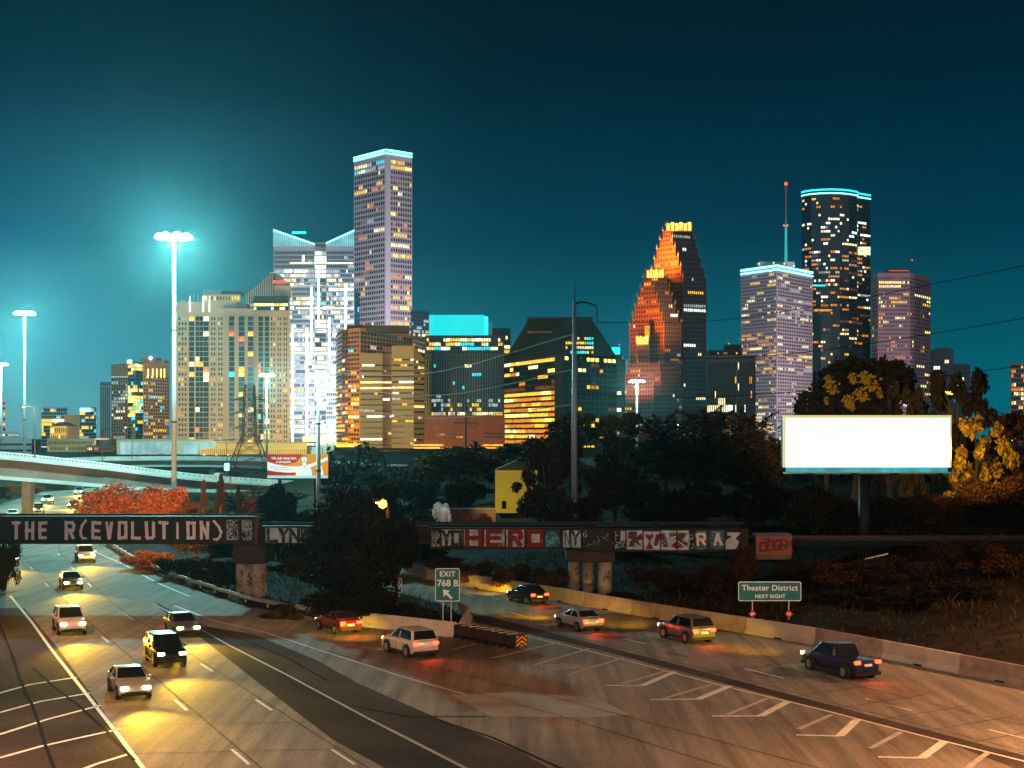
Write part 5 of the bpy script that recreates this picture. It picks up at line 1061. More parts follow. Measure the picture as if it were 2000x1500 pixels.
def wire(label, pts, r=.035, m=None):
    mb = MB(); P = [at(*p) for p in pts]; Q = []
    for i in range(len(P)-1):
        p0, p1, p2, p3 = P[max(i-1, 0)], P[i], P[i+1], P[min(i+2, len(P)-1)]
        for k in range(8):
            t = k/8; Q.append(.5*((2*p1)+(p2-p0)*t+(2*p0-5*p1+4*p2-p3)*t*t+(3*p1-p0-3*p2+p3)*t**3))
    Q.append(P[-1]); c = Q[len(Q)//2].copy(); mb.tube([q-c for q in Q], r, 5); o = mb.build('power_line', m or M_DKSTEEL); o.location = c; return tag(o, label, 'power line')
wire('black power line leaving the bent arm of the steel pole towards the upper right', [(1166, 630, 150), (1400, 626, 140), (1650, 588, 132), (1850, 549, 126), (2080, 503, 120)])
wire('black power line crossing the pinkish tower, second of the three on that side', [(1129, 696, 150), (1400, 700, 140), (1600, 685, 133), (1800, 655, 127), (2080, 608, 120)])
wire('black power line running just above the white billboard, lowest of its three', [(1129, 771, 150), (1350, 776, 142), (1600, 762, 133), (1800, 740, 127), (2080, 703, 120)])
M_WIRE = mat('pale_wire', (.30, .24, .22), .6, var=.1, scale=1)
wire('pale power line sweeping across the upper black sloped roof to the steel pole', [(1121, 652, 150), (985, 693, 165), (900, 717, 178), (820, 731, 190), (740, 733, 205), (655, 728, 220)], .04, M_WIRE)
wire('pale power line crossing the middle of the dark blue glass tower', [(1117, 722, 150), (1000, 749, 165), (900, 768, 178), (820, 773, 190), (740, 766, 205), (655, 752, 222)], .04, M_WIRE)
wire('pale power line passing in front of the dark red hall', [(1117, 790, 150), (1000, 805, 165), (900, 815, 178), (820, 816, 190), (740, 806, 205), (655, 792, 222)], .04, M_WIRE)
for lab, y0, y1 in (('upper thin wire from the pylon arm to the thick pale mast', 781, 779), ('middle thin wire from the pylon arm past the second beige tower', 808, 815), ('lowest thin wire from the pylon arm past the second beige tower', 837, 852)):
    wire(lab, [(505, y0, 330), (540, y0+8, 320), (580, y0+12, 310), (618, y1+2, 300)], .05)
def wood_pole():
    D = 400; root = empty('utility_pole', (pxX(910, D), D, 2), 'dark utility pole with a crossarm and V braces in front of the dark red hall', 'utility pole'); o = root.location; X = lambda p: pxX(p, D)-o.x; Z = lambda y: pyZ(y, D)-o.z
    q = MB(); q.tube([(0, 0, 0), (0, 0, Z(785))], [.3, .2], 8); q.build('pole', M_DKSTEEL, root)
    q = MB(); q.box((0, -.25, Z(826)), (X(934)-X(886), .25, .3)); a = q.build('crossarm', M_DKSTEEL, root)
    for s in (-1, 1):
        q = MB(); q.tube([(s*1.0, -.3, Z(828)), (s*1.9, -.3, Z(838)), (s*3.0, -.3, Z(828))], .07, 5); q.build('brace', M_DKSTEEL, a)
wood_pole()
# ------------------------------------------------------------------ yellow house, low wall, statue
def house():
    D = 182; zb = tz(2, 182); b = empty('house', (pxX(1010, D), D, zb), 'yellow clapboard house with one small dark window, half hidden by a tree', 'house'); o = b.location; X = lambda p: pxX(p, D)-o.x; Z = lambda y: pyZ(y, D)-o.z
    MY = mat('yellow_clapboard', (.62, .50, .10), .8, var=.1, scale=1)
    q = MB(); q.prism([(X(967), 0), (X(1050), 0), (X(1050), 7), (X(967), 7)], 0, Z(918)); w = q.build('wall', MY, b)
    q = MB()
    for k in range(int((Z(918)-.4)/.27)): q.box(((X(967)+X(1050))/2, -.02, .3+k*.27), (X(1050)-X(967)-.02, .05, .035))
    q.build('clapboard_seams', mat('clapboard_shadow_line', (.40, .31, .07), .9, var=.1), w)
    q = MB(); xm = (X(967)+X(1050))/2; q.add([(X(966), -.3, Z(918.5)), (X(1052), -.3, Z(918.5)), (xm, -.3, Z(900)), (X(966), 7.4, Z(918.5)), (X(1052), 7.4, Z(918.5)), (xm, 7.4, Z(900))], [(0, 1, 2), (5, 4, 3), (0, 2, 5, 3), (1, 4, 5, 2), (0, 3, 4, 1)]); q.build('roof', M_DKSTEEL, b)
    q = MB(); q.box((X(984.5), -.06, Z(986)), (.55, .1, 1.0)); f = q.build('window', mat('brown_window_frame', (.035, .014, .008), .9, var=.1, spec=.02), b); q = MB(); q.box((X(984.5), -.13, Z(986)), (.36, .06, .8)); q.build('pane', mat('house_dark_pane', (.008, .006, .006), .8, 0, 0, spec=.02), f)
    lamp('house_flood', 'SPOT', at(972, 1000, 172), 1700, (1, .78, .12), None, at(985, 965, 182), 80, .8, .3)
    D2 = 178; wl = MB(); x0, x1 = pxX(880, D2), pxX(968, D2); z1 = pyZ(994, D2); wl.box(((x0+x1)/2, D2, z1/2), (x1-x0, .4, z1)); w2 = wl.build('garden_wall', mat('plum_render_wall', (.16, .09, .09), .9, var=.3, scale=1)); tag(w2, 'low plum-coloured garden wall between the white bust and the yellow house', 'wall')
    c = MB(); c.box(((x0+x1)/2, D2, z1+.05), (x1-x0+.1, .55, .1)); c.build('coping', M_PALE, w2)
house()
def bust():
    D = 165; zb = pyZ(1034, D); root = empty('statue', (pxX(862, D), D, tz(pxX(862, D), D)), 'giant white stone bust with curly hair looking over the railway bridge', 'statue'); o = root.location
    zz = zb-o.z
    q = MB(); q.box((0, .3, zz/2), (2.4, 2.0, zz)); q.build('pedestal', M_CONC_D, root)
    MS = mat('white_statue_plaster', (.75, .76, .72), .8, var=.12, scale=2, bump=.3)
    bm = MB()
    def ball(c, r, n=10):
        rr = r if isinstance(r, tuple) else (r, r, r); vs = []; fs = []
        for i in range(1, n):
            t = math.pi*i/n
            for k in range(2*n): a = math.pi*k/n; vs.append((c[0]+rr[0]*math.sin(t)*math.cos(a), c[1]+rr[1]*math.sin(t)*math.sin(a), c[2]+rr[2]*math.cos(t)))
        for i in range(n-2):
            for k in range(2*n): fs.append((i*2*n+k, i*2*n+(k+1) % (2*n), (i+1)*2*n+(k+1) % (2*n), (i+1)*2*n+k))
        m = len(vs); vs += [(c[0], c[1], c[2]+rr[2]), (c[0], c[1], c[2]-rr[2])]
        fs += [(m, (k+1) % (2*n), k) for k in range(2*n)]+[(m+1, (n-2)*2*n+k, (n-2)*2*n+(k+1) % (2*n)) for k in range(2*n)]; bm.add(vs, [f[::-1] for f in fs])
    h = zz+1.75   # head centre height; face turned towards the right and the viewer
    ball((0, 0, h), (.78, .85, 1.05)); ball((.18, -.18, h-.55), (.58, .62, .55)); ball((.46, -.76, h-.12), (.13, .22, .30)); ball((.42, -.70, h-.30), (.17, .2, .13)); ball((.40, -.60, h-.62), (.30, .16, .07)); ball((.38, -.56, h-.76), (.26, .16, .07)); ball((.34, -.5, h-1.0), (.24, .22, .18))
    ball((.14, -.72, h+.16), (.22, .10, .07)); ball((.62, -.52, h+.16), (.2, .12, .07)); ball((0, .1, zz+.45), (.5, .5, .8)); ball((0, .25, zz+.15), (1.15, .75, .42))
    for k in range(34):
        a = random.uniform(0, 6.28); t = random.uniform(-.3, 1.3); x, y, z = math.cos(a)*.85*math.cos(t*.9), math.sin(a)*.9*math.cos(t*.9)+.15, h+.25+math.sin(t)*.85
        if y < -.45 and z < h+.55: continue
        ball((x, y, z), random.uniform(.20, .32), 6)
    for s in (-1, 1):
        for k in range(5): ball((s*.88+.05, .05+.05*k, h-.05-.25*k), (.24, .32, .2), 6)
    b = bm.build('bust', MS, root); r = b.modifiers.new('merge', 'REMESH'); r.mode = 'VOXEL'; r.voxel_size = .07; r.use_smooth_shade = True
    lamp('statue_flood', 'SPOT', at(840, 1030, 157), 2600, (.75, 1, .95), root, at(860, 1000, 165), 60, .7, .2)
bust()
# ------------------------------------------------------------------ vehicles at rest in the lanes
E_HEAD = emis('headlight_glow', (1, .80, .30), 30); E_TAIL = emis('tail_light_glow', (1, .04, .015), 9); M_CGLASS = mat('car_glass', (.01, .012, .015), .08, 0, 0, spec=.5); M_RIM = mat('alloy_rim', (.35, .35, .36), .35, .8, 0)
def car_proto(kind, paint):
    """x forward, origin on the road under the middle of the car"""
    if kind == 'sedan': prof = [(-2.3, .45), (-2.32, .75), (-2.22, .98), (-1.65, 1.03), (.75, .98), (2.0, .80), (2.28, .62), (2.3, .38)]; roof = [(-1.75, 1.02), (-1.05, 1.43), (.05, 1.46), (.95, .98)]; hw = .90
    elif kind == 'suv': prof = [(-2.3, .50), (-2.34, .85), (-2.28, 1.10), (-1.9, 1.14), (.95, 1.10), (2.05, 1.0), (2.33, .78), (2.34, .42)]; roof = [(-2.25, 1.13), (-1.95, 1.72), (.15, 1.76), (1.10, 1.10)]; hw = .97
    else: prof = [(-2.75, .55), (-2.78, .95), (-2.7, 1.12), (-.55, 1.14), (1.35, 1.14), (2.55, 1.05), (2.78, .85), (2.8, .45)]; roof = [(-.75, 1.13), (-.55, 1.80), (.75, 1.82), (1.55, 1.14)]; hw = .98
    parts = {}
    mb = MB(); n = len(prof); low = [(p[0], .28) for p in (prof[-1], prof[0])]; out = prof+[(prof[-1][0]-.1, .28), (prof[0][0]+.1, .28)]; k = len(out)
    def wid(x, z): return hw*(1-.10*max(0, (abs(x)-1.6)/.8)**2)*(1-.05*max(0, z-.8)/.4)
    vs = [(x, wid(x, z), z) for x, z in out]+[(x, -wid(x, z), z) for x, z in out]
    mb.add(vs, [tuple(range(k)), tuple(range(2*k-1, k-1, -1))]+[(i, k+i, k+(i+1) % k, (i+1) % k) for i in range(k)])
    parts['body'] = (mb, paint)
    r = MB(); zt = roof[1][1]; ww = [hw-.04, hw-.22, hw-.22, hw-.06]
    a = [(x, w, z) for (x, z), w in zip(roof, ww)]+[(x, -w, z) for (x, z), w in zip(roof, ww)]
    r.add(a, [(0, 1, 2, 3), (7, 6, 5, 4), (0, 4, 5, 1), (1, 5, 6, 2), (2, 6, 7, 3), (3, 7, 4, 0)]); parts['cabin'] = (r, paint)
    def lerp3(p, q, t): return tuple(p[i]*(1-t)+q[i]*t for i in range(3))
    ws = MB(); ins = lambda q, e, off: [tuple(Vector(v).lerp(sum((Vector(u) for u in q), Vector())/4, e)+Vector(off)) for v in q]
    ws.add(ins([a[2], a[6], a[7], a[3]], .10, (.02, 0, .015)), [(0, 1, 2, 3)]); rw = MB(); rw.add(ins([a[0], a[4], a[5], a[1]], .12, (-.02, 0, .015)), [(0, 1, 2, 3)])
    parts['windscreen'] = (ws, M_CGLASS); parts['rear_window'] = (rw, M_CGLASS)
    for s, q in ((1, [a[0], a[1], a[2], a[3]]), (-1, [a[4], a[5], a[6], a[7]])):
        m = MB(); m.add(ins(q, .14, (0, s*.015, 0)), [(0, 1, 2, 3) if s > 0 else (3, 2, 1, 0)]); parts['side_window%d' % s] = (m, M_CGLASS)
    return parts, prof, hw
def vehicle(kind, paint, name, label, cat, x, y, ang, group, beam=1):
    parts, prof, hw = car_proto(kind, paint); root = empty(name, (x, y, .012), label, cat, group, ang); body = None
    for nm, (mb, m) in parts.items():
        p = mb.build(nm.split('%')[0].rstrip('-1') if nm.startswith('side') else nm, m, root)
        if nm in ('body', 'cabin'): bevel(p, .09 if nm == 'body' else .06, 3); p.data.polygons.foreach_set('use_smooth', [True]*len(p.data.polygons))
    wb = 1.42 if kind != 'pickup' else 1.75; wr = .33 if kind == 'sedan' else .39
    for sx in (-1, 1):
        for sy in (-1, 1):
            w = MB(); c = (sx*wb, sy*(hw-.09), wr); w.tube([(c[0], c[1]-.11, c[2]), (c[0], c[1]+.11, c[2])], wr, 18); t = w.build('wheel', M_BLACK, root)
            g = MB(); g.tube([(c[0], c[1]+sy*.10, c[2]), (c[0], c[1]+sy*.125, c[2])], wr*.62, 14); g.build('rim', M_RIM, t)
            k = MB(); k.tube([(c[0], sy*(hw-.2), c[2]), (c[0], sy*(hw+.006), c[2])], wr*1.19, 20); k.build('wheel_arch', M_BLACK, root)
    for s in (-1, 1):
        q = MB(); q.box((-.02, s*(hw-.01), .33), (2*wb-.75, .05, .12)); q.build('side_skirt', M_BLACK, root)
        q = MB()
        for xx in (-.95, .05, .95): q.box((xx, s*(hw+.002), .68), (.018, .012, .52))
        q.build('door_seam', M_BLACK, root)
        for xx in (-.80, .22): q = MB(); q.box((xx, s*(hw+.02), .84), (.2, .03, .04)); q.build('door_handle', paint, root)
        if kind != 'pickup': q = MB(); q.box((-.42, s*(hw-.12), (prof[3][1]+1.40)/2 if kind == 'sedan' else 1.42), (.08, .07, .36 if kind == 'sedan' else .5), M=Matrix.Rotation(R(24*s), 3, 'X')); q.build('door_pillar', paint, root)
    q = MB(); q.box((prof[-1][0]-.05, 0, .34), (.2, hw*1.7, .14)); q.build('bumper', M_BLACK, root); q = MB(); q.box((prof[0][0]+.02, 0, .38), (.2, hw*1.75, .18)); q.build('bumper', M_BLACK, root)
    fx, rx = prof[-2][0], prof[1][0]; zh = prof[-2][1]+.04; zt = prof[1][1]+.08
    for s in (-1, 1):
        q = MB(); q.box((fx-.02, s*(hw-.32), zh), (.16, .40, .17)); h = bevel(q.build('headlight', E_HEAD, root), .04)
        q = MB(); q.box((rx+.02, s*(hw-.28), zt), (.14, .38, .20)); bevel(q.build('tail_light', E_TAIL, root), .03)
        q = MB(); q.box((roof_x(kind), s*(hw+.09), 1.02 if kind == 'sedan' else 1.16), (.12, .2, .14)); bevel(q.build('mirror', paint, root), .03)
    q = MB(); q.box((fx+.05, 0, .40), (.10, hw*1.2, .16)); q.build('grille', M_BLACK, root); q = MB(); q.box((rx-.03, 0, zt-.16), (.03, .5, .14)); q.build('number_plate', M_WHITE, root)
    c, s_ = math.cos(ang), math.sin(ang)
    if beam:
        p = Vector((x+c*(fx+.12), y+s_*(fx+.12), zh)); lb = lamp('headlight_beam', 'SPOT', p, 15000*beam, (1, .54, .03), None, p+Vector((c*10, s_*10, -.62)), 17, 1.0, .12); lb.scale = (3.2, 1, 1)
        p = Vector((x+c*(rx-.15), y+s_*(rx-.15), zt)); lamp('tail_light_beam', 'SPOT', p, 200*beam, (1, .05, .02), None, p+Vector((-c*6, -s_*6, -2.2)), 120, .8, .1)
    return root
def roof_x(kind): return {'sedan': .75, 'suv': .9, 'pickup': 1.25}[kind]
PAINTS = {'silver': (.42, .43, .45), 'white': (.68, .68, .66), 'black': (.012, .012, .014), 'dark red': (.16, .015, .015), 'grey': (.13, .135, .145), 'navy': (.015, .03, .08), 'tan': (.30, .23, .14)}
PM = {k: mat('car_paint_'+k.replace(' ', '_'), v, .28, .3, 0, spec=.5) for k, v in PAINTS.items()}
def dirL(D, fr):
    f = lambda d: Vector((float(LE(d)*(1-fr)+RE(d)*fr), d)); a, b = f(D+3), f(D-3); d = (b-a).normalized(); p = f(D); return p, math.atan2(d.y, d.x)
def traffic():
    left = [(.17, 79, 'sedan', 'silver', 'silver saloon, nearest of the oncoming traffic, in the lane along the hatched shoulder'), (.50, 90, 'suv', 'black', 'black off-roader with headlights on, middle lane before the dark asphalt shoulder'), (.17, 104, 'suv', 'white', 'white off-roader coming out from under the bridge letters in the outer lane'),
            (.83, 103, 'sedan', 'grey', 'grey saloon coming from under the bridge in the lane by the dark asphalt strip'), (.50, 134, 'sedan', 'tan', 'tan saloon just beneath the painted girder, middle lane'), (.17, 158, 'pickup', 'dark red', 'dark red pickup truck beyond the bridge, outer lane'), (.83, 162, 'suv', 'silver', 'silver off-roader beyond the bridge near the guardrail')]
    for fr, D, kind, col, lab in left:
        p, a = dirL(D, fr); vehicle(kind, PM[col], {'sedan': 'car', 'suv': 'off_roader', 'pickup': 'pickup_truck'}[kind], lab, 'pickup' if kind == 'pickup' else 'car', p.x, p.y, a, 'oncoming traffic on the left carriageway')
    for i, (fr, D, kind, col) in enumerate(((.2, 246, 'sedan', 'white'), (.5, 262, 'suv', 'grey'), (.8, 282, 'sedan', 'black'), (.3, 300, 'pickup', 'silver'), (.6, 322, 'sedan', 'dark red'), (.35, 344, 'suv', 'white'))):
        p, a = dirL(D, fr); vehicle(kind, PM[col], 'car', ['small white saloon on the distant bend, closest above the painted girder', 'small grey off-roader on the distant bend, second behind the white saloon', 'small black car on the distant bend beside the red bush', 'small silver pickup on the distant bend', 'small dark red car on the distant bend, second from the flyover', 'small white off-roader on the distant bend, last before the flyover'][i], 'car', p.x, p.y, a, 'distant traffic on the bend', 1.5)
    def away(px, py, px2, py2, kind, col, lab, grp):
        p, q = gp(px, py), gp(px2, py2); d = (q-p).normalized(); vehicle(kind, PM[col], {'sedan': 'car', 'suv': 'off_roader', 'pickup': 'pickup_truck'}[kind], lab, 'pickup' if kind == 'pickup' else 'car', p.x, p.y, math.atan2(d.y, d.x), grp)
    away(660, 1232, 560, 1203, 'sedan', 'dark red', 'dark red saloon with tail lights on, taking the exit lane just past the guardrail end', 'traffic leaving by the exit lane')
    away(800, 1277, 700, 1248, 'suv', 'white', 'white off-roader seen from behind in the exit lane, alongside the white barrier', 'traffic leaving by the exit lane')
    away(1030, 1176, 960, 1160, 'sedan', 'black', 'black saloon with tail lights on, farthest along the long barrier', 'traffic driving away on the right carriageway')
    away(1130, 1228, 1060, 1210, 'sedan', 'silver', 'silver saloon with tail lights on, near the end of the crash cushion', 'traffic driving away on the right carriageway')
    away(1340, 1250, 1265, 1232, 'suv', 'grey', 'grey off-roader seen from behind, below the Theater District sign', 'traffic driving away on the right carriageway')
    away(1640, 1315, 1540, 1289, 'pickup', 'navy', 'navy pickup truck seen from behind beside the near end of the long barrier', 'traffic driving away on the right carriageway')
traffic()
# unseen spots added to brighten the facades, a few on the tower setbacks
for px, D, z, aim, e, col in ((455, 770, 8, (425, 700, 920), 460000, (1, .76, .42)), (265, 790, 8, (275, 780, 900), 160000, (1, .62, .30)), (760, 850, 8, (740, 740, 1070), 480000, (1, .60, .13)), (765, 1290, 10, (748, 450, 1470), 3200000, (.95, .86, 1)), (1185, 1170, 10, (1262, 640, 1330), 6500000, (1, .34, .06)), (1268, 1338, 174, (1300, 490, 1358), 420000, (1, .44, .06)), (676, 1050, 8, (680, 740, 1160), 1500000, (1, .58, .09)), (1241, 1296, 98, (1262, 600, 1332), 300000, (1, .48, .06)), (1235, 1290, 40, (1240, 680, 1318), 160000, (1, .32, .06)),
                              (1560, 1330, 10, (1530, 640, 1600), 1700000, (.92, .92, 1)), (1800, 1400, 10, (1755, 680, 1650), 1600000, (1, .70, .78)), (585, 1240, 10, (620, 600, 1380), 1200000, (.86, .88, 1)), (120, 700, 8, (130, 830, 850), 60000, (1, .75, .4)), (330, 640, 7, (330, 870, 700), 16000, (1, .85, .6))):
    p = at(px, 850, D); p.z = z; lamp('facade_fill_spot', 'SPOT', p, e, col, None, at(*aim), 120, .8, 3.0)
# ------------------------------------------------------------------ trees, bushes, grass
def leafmat(name, a, b, rough=.7):
    m = bpy.data.materials.new(name); m.use_nodes = True; nt = m.node_tree; N = nt.nodes; p = N['Principled BSDF']; p.inputs['Roughness'].default_value = rough; p.inputs['Specular IOR Level'].default_value = .03
    g = N.new('ShaderNodeNewGeometry'); r = N.new('ShaderNodeValToRGB'); r.color_ramp.elements[0].color = (*a, 1); r.color_ramp.elements[1].color = (*b, 1)
    nt.links.new(g.outputs['Random Per Island'], r.inputs[0]); nt.links.new(r.outputs[0], p.inputs['Base Color']); return m
LF = {'dark': leafmat('dark_foliage', (.013, .010, .007), (.042, .025, .014)), 'brown': leafmat('brownish_foliage', (.020, .010, .005), (.085, .036, .013)), 'red': leafmat('lamplit_red_foliage', (.12, .028, .008), (.50, .15, .025)),  # red leaves hold part of the orange lamplight in their colour
      'gold': leafmat('lamplit_gold_foliage', (.06, .04, .008), (.42, .27, .03)), 'deep': leafmat('blackish_foliage', (.007, .006, .005), (.022, .013, .009)), 'grass': leafmat('dry_night_grass', (.020, .018, .009), (.06, .048, .020))}  # gold leaves hold the yellow flood light in their colour
M_BARK = mat('dark_bark', (.035, .026, .02), .95, var=.4, scale=3, bump=.4)
def crown_mesh(name, seed, nblob=16, nleaf=6000, leaf=.026, shape='round', aspect=1.0):
    g = np.random.default_rng(seed); C = []; Rr = []
    for i in range(nblob):
        if shape == 'round':
            u = g.normal(size=3); u /= np.linalg.norm(u); r = g.uniform(.35, .95); c = np.array([.34*u[0]*r, .34*u[1]*r, .60+.30*u[2]*r]); rad = g.uniform(.09, .17)
        elif shape == 'sparse':
            a = g.uniform(0, 6.28); t = g.uniform(.05, 1); r = .48*math.sqrt(g.uniform(.05, 1))*(1-abs(t-.55)**1.5); c = np.array([r*math.cos(a), r*math.sin(a), .08+.86*t]); rad = g.uniform(.05, .10)
        elif shape == 'bush':
            a = g.uniform(0, 6.28); r = math.sqrt(g.uniform(0, 1))*.40; c = np.array([r*math.cos(a), r*math.sin(a), g.uniform(.18, .82-.7*r)]); rad = g.uniform(.10, .19)
        elif shape == 'cone':
            t = g.uniform(0, 1); a = g.uniform(0, 6.28); r = .42*(1-t)**.8*g.uniform(.3, 1); c = np.array([r*math.cos(a), r*math.sin(a), .12+.84*t]); rad = .05+.09*(1-t)
        elif shape == 'column':
            a = g.uniform(0, 6.28); r = g.uniform(0, .3); c = np.array([r*math.cos(a), r*math.sin(a), g.uniform(.1, .9)]); rad = g.uniform(.10, .18)
        C.append(c); Rr.append(rad)
    C = np.array(C); Rr = np.array(Rr); pick = g.choice(nblob, nleaf, p=Rr**2/np.sum(Rr**2)); u = g.normal(size=(nleaf, 3)); u /= np.linalg.norm(u, axis=1)[:, None]
    rr = Rr[pick]*g.uniform(.35, 1.12, nleaf)**.6*(1+.25*g.normal(size=nleaf)*.5); P = C[pick]+u*rr[:, None]*np.array([1, 1, .8]); P[:, 2] = np.clip(P[:, 2], .01, 1.05)
    a = g.normal(size=(nleaf, 3)); a /= np.linalg.norm(a, axis=1)[:, None]; b = np.cross(a, g.normal(size=(nleaf, 3))); b /= np.linalg.norm(b, axis=1)[:, None]
    s = leaf*g.uniform(.55, 1.4, nleaf)[:, None]; w = s*.55
    V = np.stack([P-a*s, P+b*w, P+a*s, P-b*w], 1).reshape(-1, 3)
    me = bpy.data.meshes.new(name); me.vertices.add(len(V)); me.vertices.foreach_set('co', V.ravel()); me.loops.add(nleaf*4); me.loops.foreach_set('vertex_index', np.arange(nleaf*4)); me.polygons.add(nleaf)
    me.polygons.foreach_set('loop_start', np.arange(nleaf)*4); me.polygons.foreach_set('loop_total', np.full(nleaf, 4)); me.update(); me.validate(); return me, C
def frond_mesh(name, seed, nf=130, per=34):
    g = np.random.default_rng(seed); V = []
    for i in range(nf):
        base = np.array([g.normal()*.10, g.normal()*.10, g.uniform(.25, .85)]); a = g.uniform(0, 6.28); up = g.uniform(.1, .9); L = g.uniform(.18, .34)
        d = np.array([math.cos(a), math.sin(a), up]); d /= np.linalg.norm(d); side = np.cross(d, [0, 0, 1]); side /= np.linalg.norm(side)
        for k in range(per):
            t = k/per; p = base+d*L*t-np.array([0, 0, .16*t*t*L*3*(1-up)]); s = (1 if k % 2 else -1); e = side*s*.055*(1-.6*t)+d*.035+g.normal(size=3)*.008; n = np.cross(e, g.normal(size=3)); n = n/np.linalg.norm(n)*.006
            V += [p-n, p+e*.6-n*1.3, p+e, p+n]
    V = np.array(V); m = len(V)//4; me = bpy.data.meshes.new(name); me.vertices.add(len(V)); me.vertices.foreach_set('co', V.ravel()); me.loops.add(m*4); me.loops.foreach_set('vertex_index', np.arange(m*4)); me.polygons.add(m)
    me.polygons.foreach_set('loop_start', np.arange(m)*4); me.polygons.foreach_set('loop_total', np.full(m, 4)); me.update(); me.validate(); return me, np.array([[0, 0, .5], [.1, 0, .7], [-.1, 0, .7], [0, .1, .8]])
CR = {'r1': crown_mesh('crown', 1, 22, 9000), 'r2': crown_mesh('crown', 2, 18, 8000, .024), 'r3': crown_mesh('crown', 3, 26, 10000, .020), 'b1': crown_mesh('foliage', 4, 22, 7000, .026, 'bush'), 'b2': crown_mesh('foliage', 5, 16, 6000, .03, 'bush'), 'b3': crown_mesh('foliage', 9, 26, 9000, .022, 'bush'),
      's1': crown_mesh('crown', 14, 34, 4200, .032, 'sparse'), 's2': crown_mesh('crown', 15, 40, 5200, .028, 'sparse'), 'c1': crown_mesh('crown', 6, 40, 7000, .020, 'cone'), 'k1': crown_mesh('crown', 8, 30, 9000, .022, 'column'), 'f1': frond_mesh('crown', 11), 'f2': frond_mesh('crown', 12, 150)}
TM = {}
def plant(px, D, ytop, wpx, kind, leaf, label, cat='tree', name=None, ybase=None, dz=0.0):
    x = pxX(px, D); zb = (pyZ(ybase, D) if ybase else tz(x, D)-.1)+dz; H = pyZ(ytop, D)-zb; Wd = wpx/F*D*1.05
    me0, C = CR[kind]; key = (kind, leaf)
    if key not in TM: m = me0.copy(); m.materials.append(LF[leaf]); TM[key] = m
    bush = kind[0] == 'b'; nm = name or ('bush' if bush else {'f': 'feathery_tree', 'c': 'conifer_tree'}.get(kind[0], 'broadleaf_tree'))
    root = empty(nm, (x, D, zb), label, cat, None, random.uniform(0, 6.28)); c = link('foliage' if bush else 'crown', TM[key], root); c.scale = (Wd, Wd, H)
    q = MB(); r = max(.06, H*.022)
    if bush:
        for k in range(5): a = k*1.26; q.tube([(0, 0, -.2), (math.cos(a)*Wd*.12, math.sin(a)*Wd*.12, H*.3), (math.cos(a)*Wd*.25, math.sin(a)*Wd*.25, H*.55)], [r*.8, r*.5, r*.2], 5)
        q.build('stems', M_BARK, root)
    else:
        q.tube([(0, 0, -.3), (.02*H, 0, H*.25), (-.01*H, .01*H, H*.5), (0, 0, H*.8)], [r*1.3, r, r*.7, r*.25], 8)
        for k in range(0, min(len(C), 9)):
            c3 = C[k]; q.tube([(0, 0, H*min(.5, c3[2]*.55)), (c3[0]*Wd*.5, c3[1]*Wd*.5, H*c3[2]*.85), (c3[0]*Wd, c3[1]*Wd, H*c3[2])], [r*.55, r*.35, r*.12], 5)
        q.build('trunk', M_BARK, root)
    return root
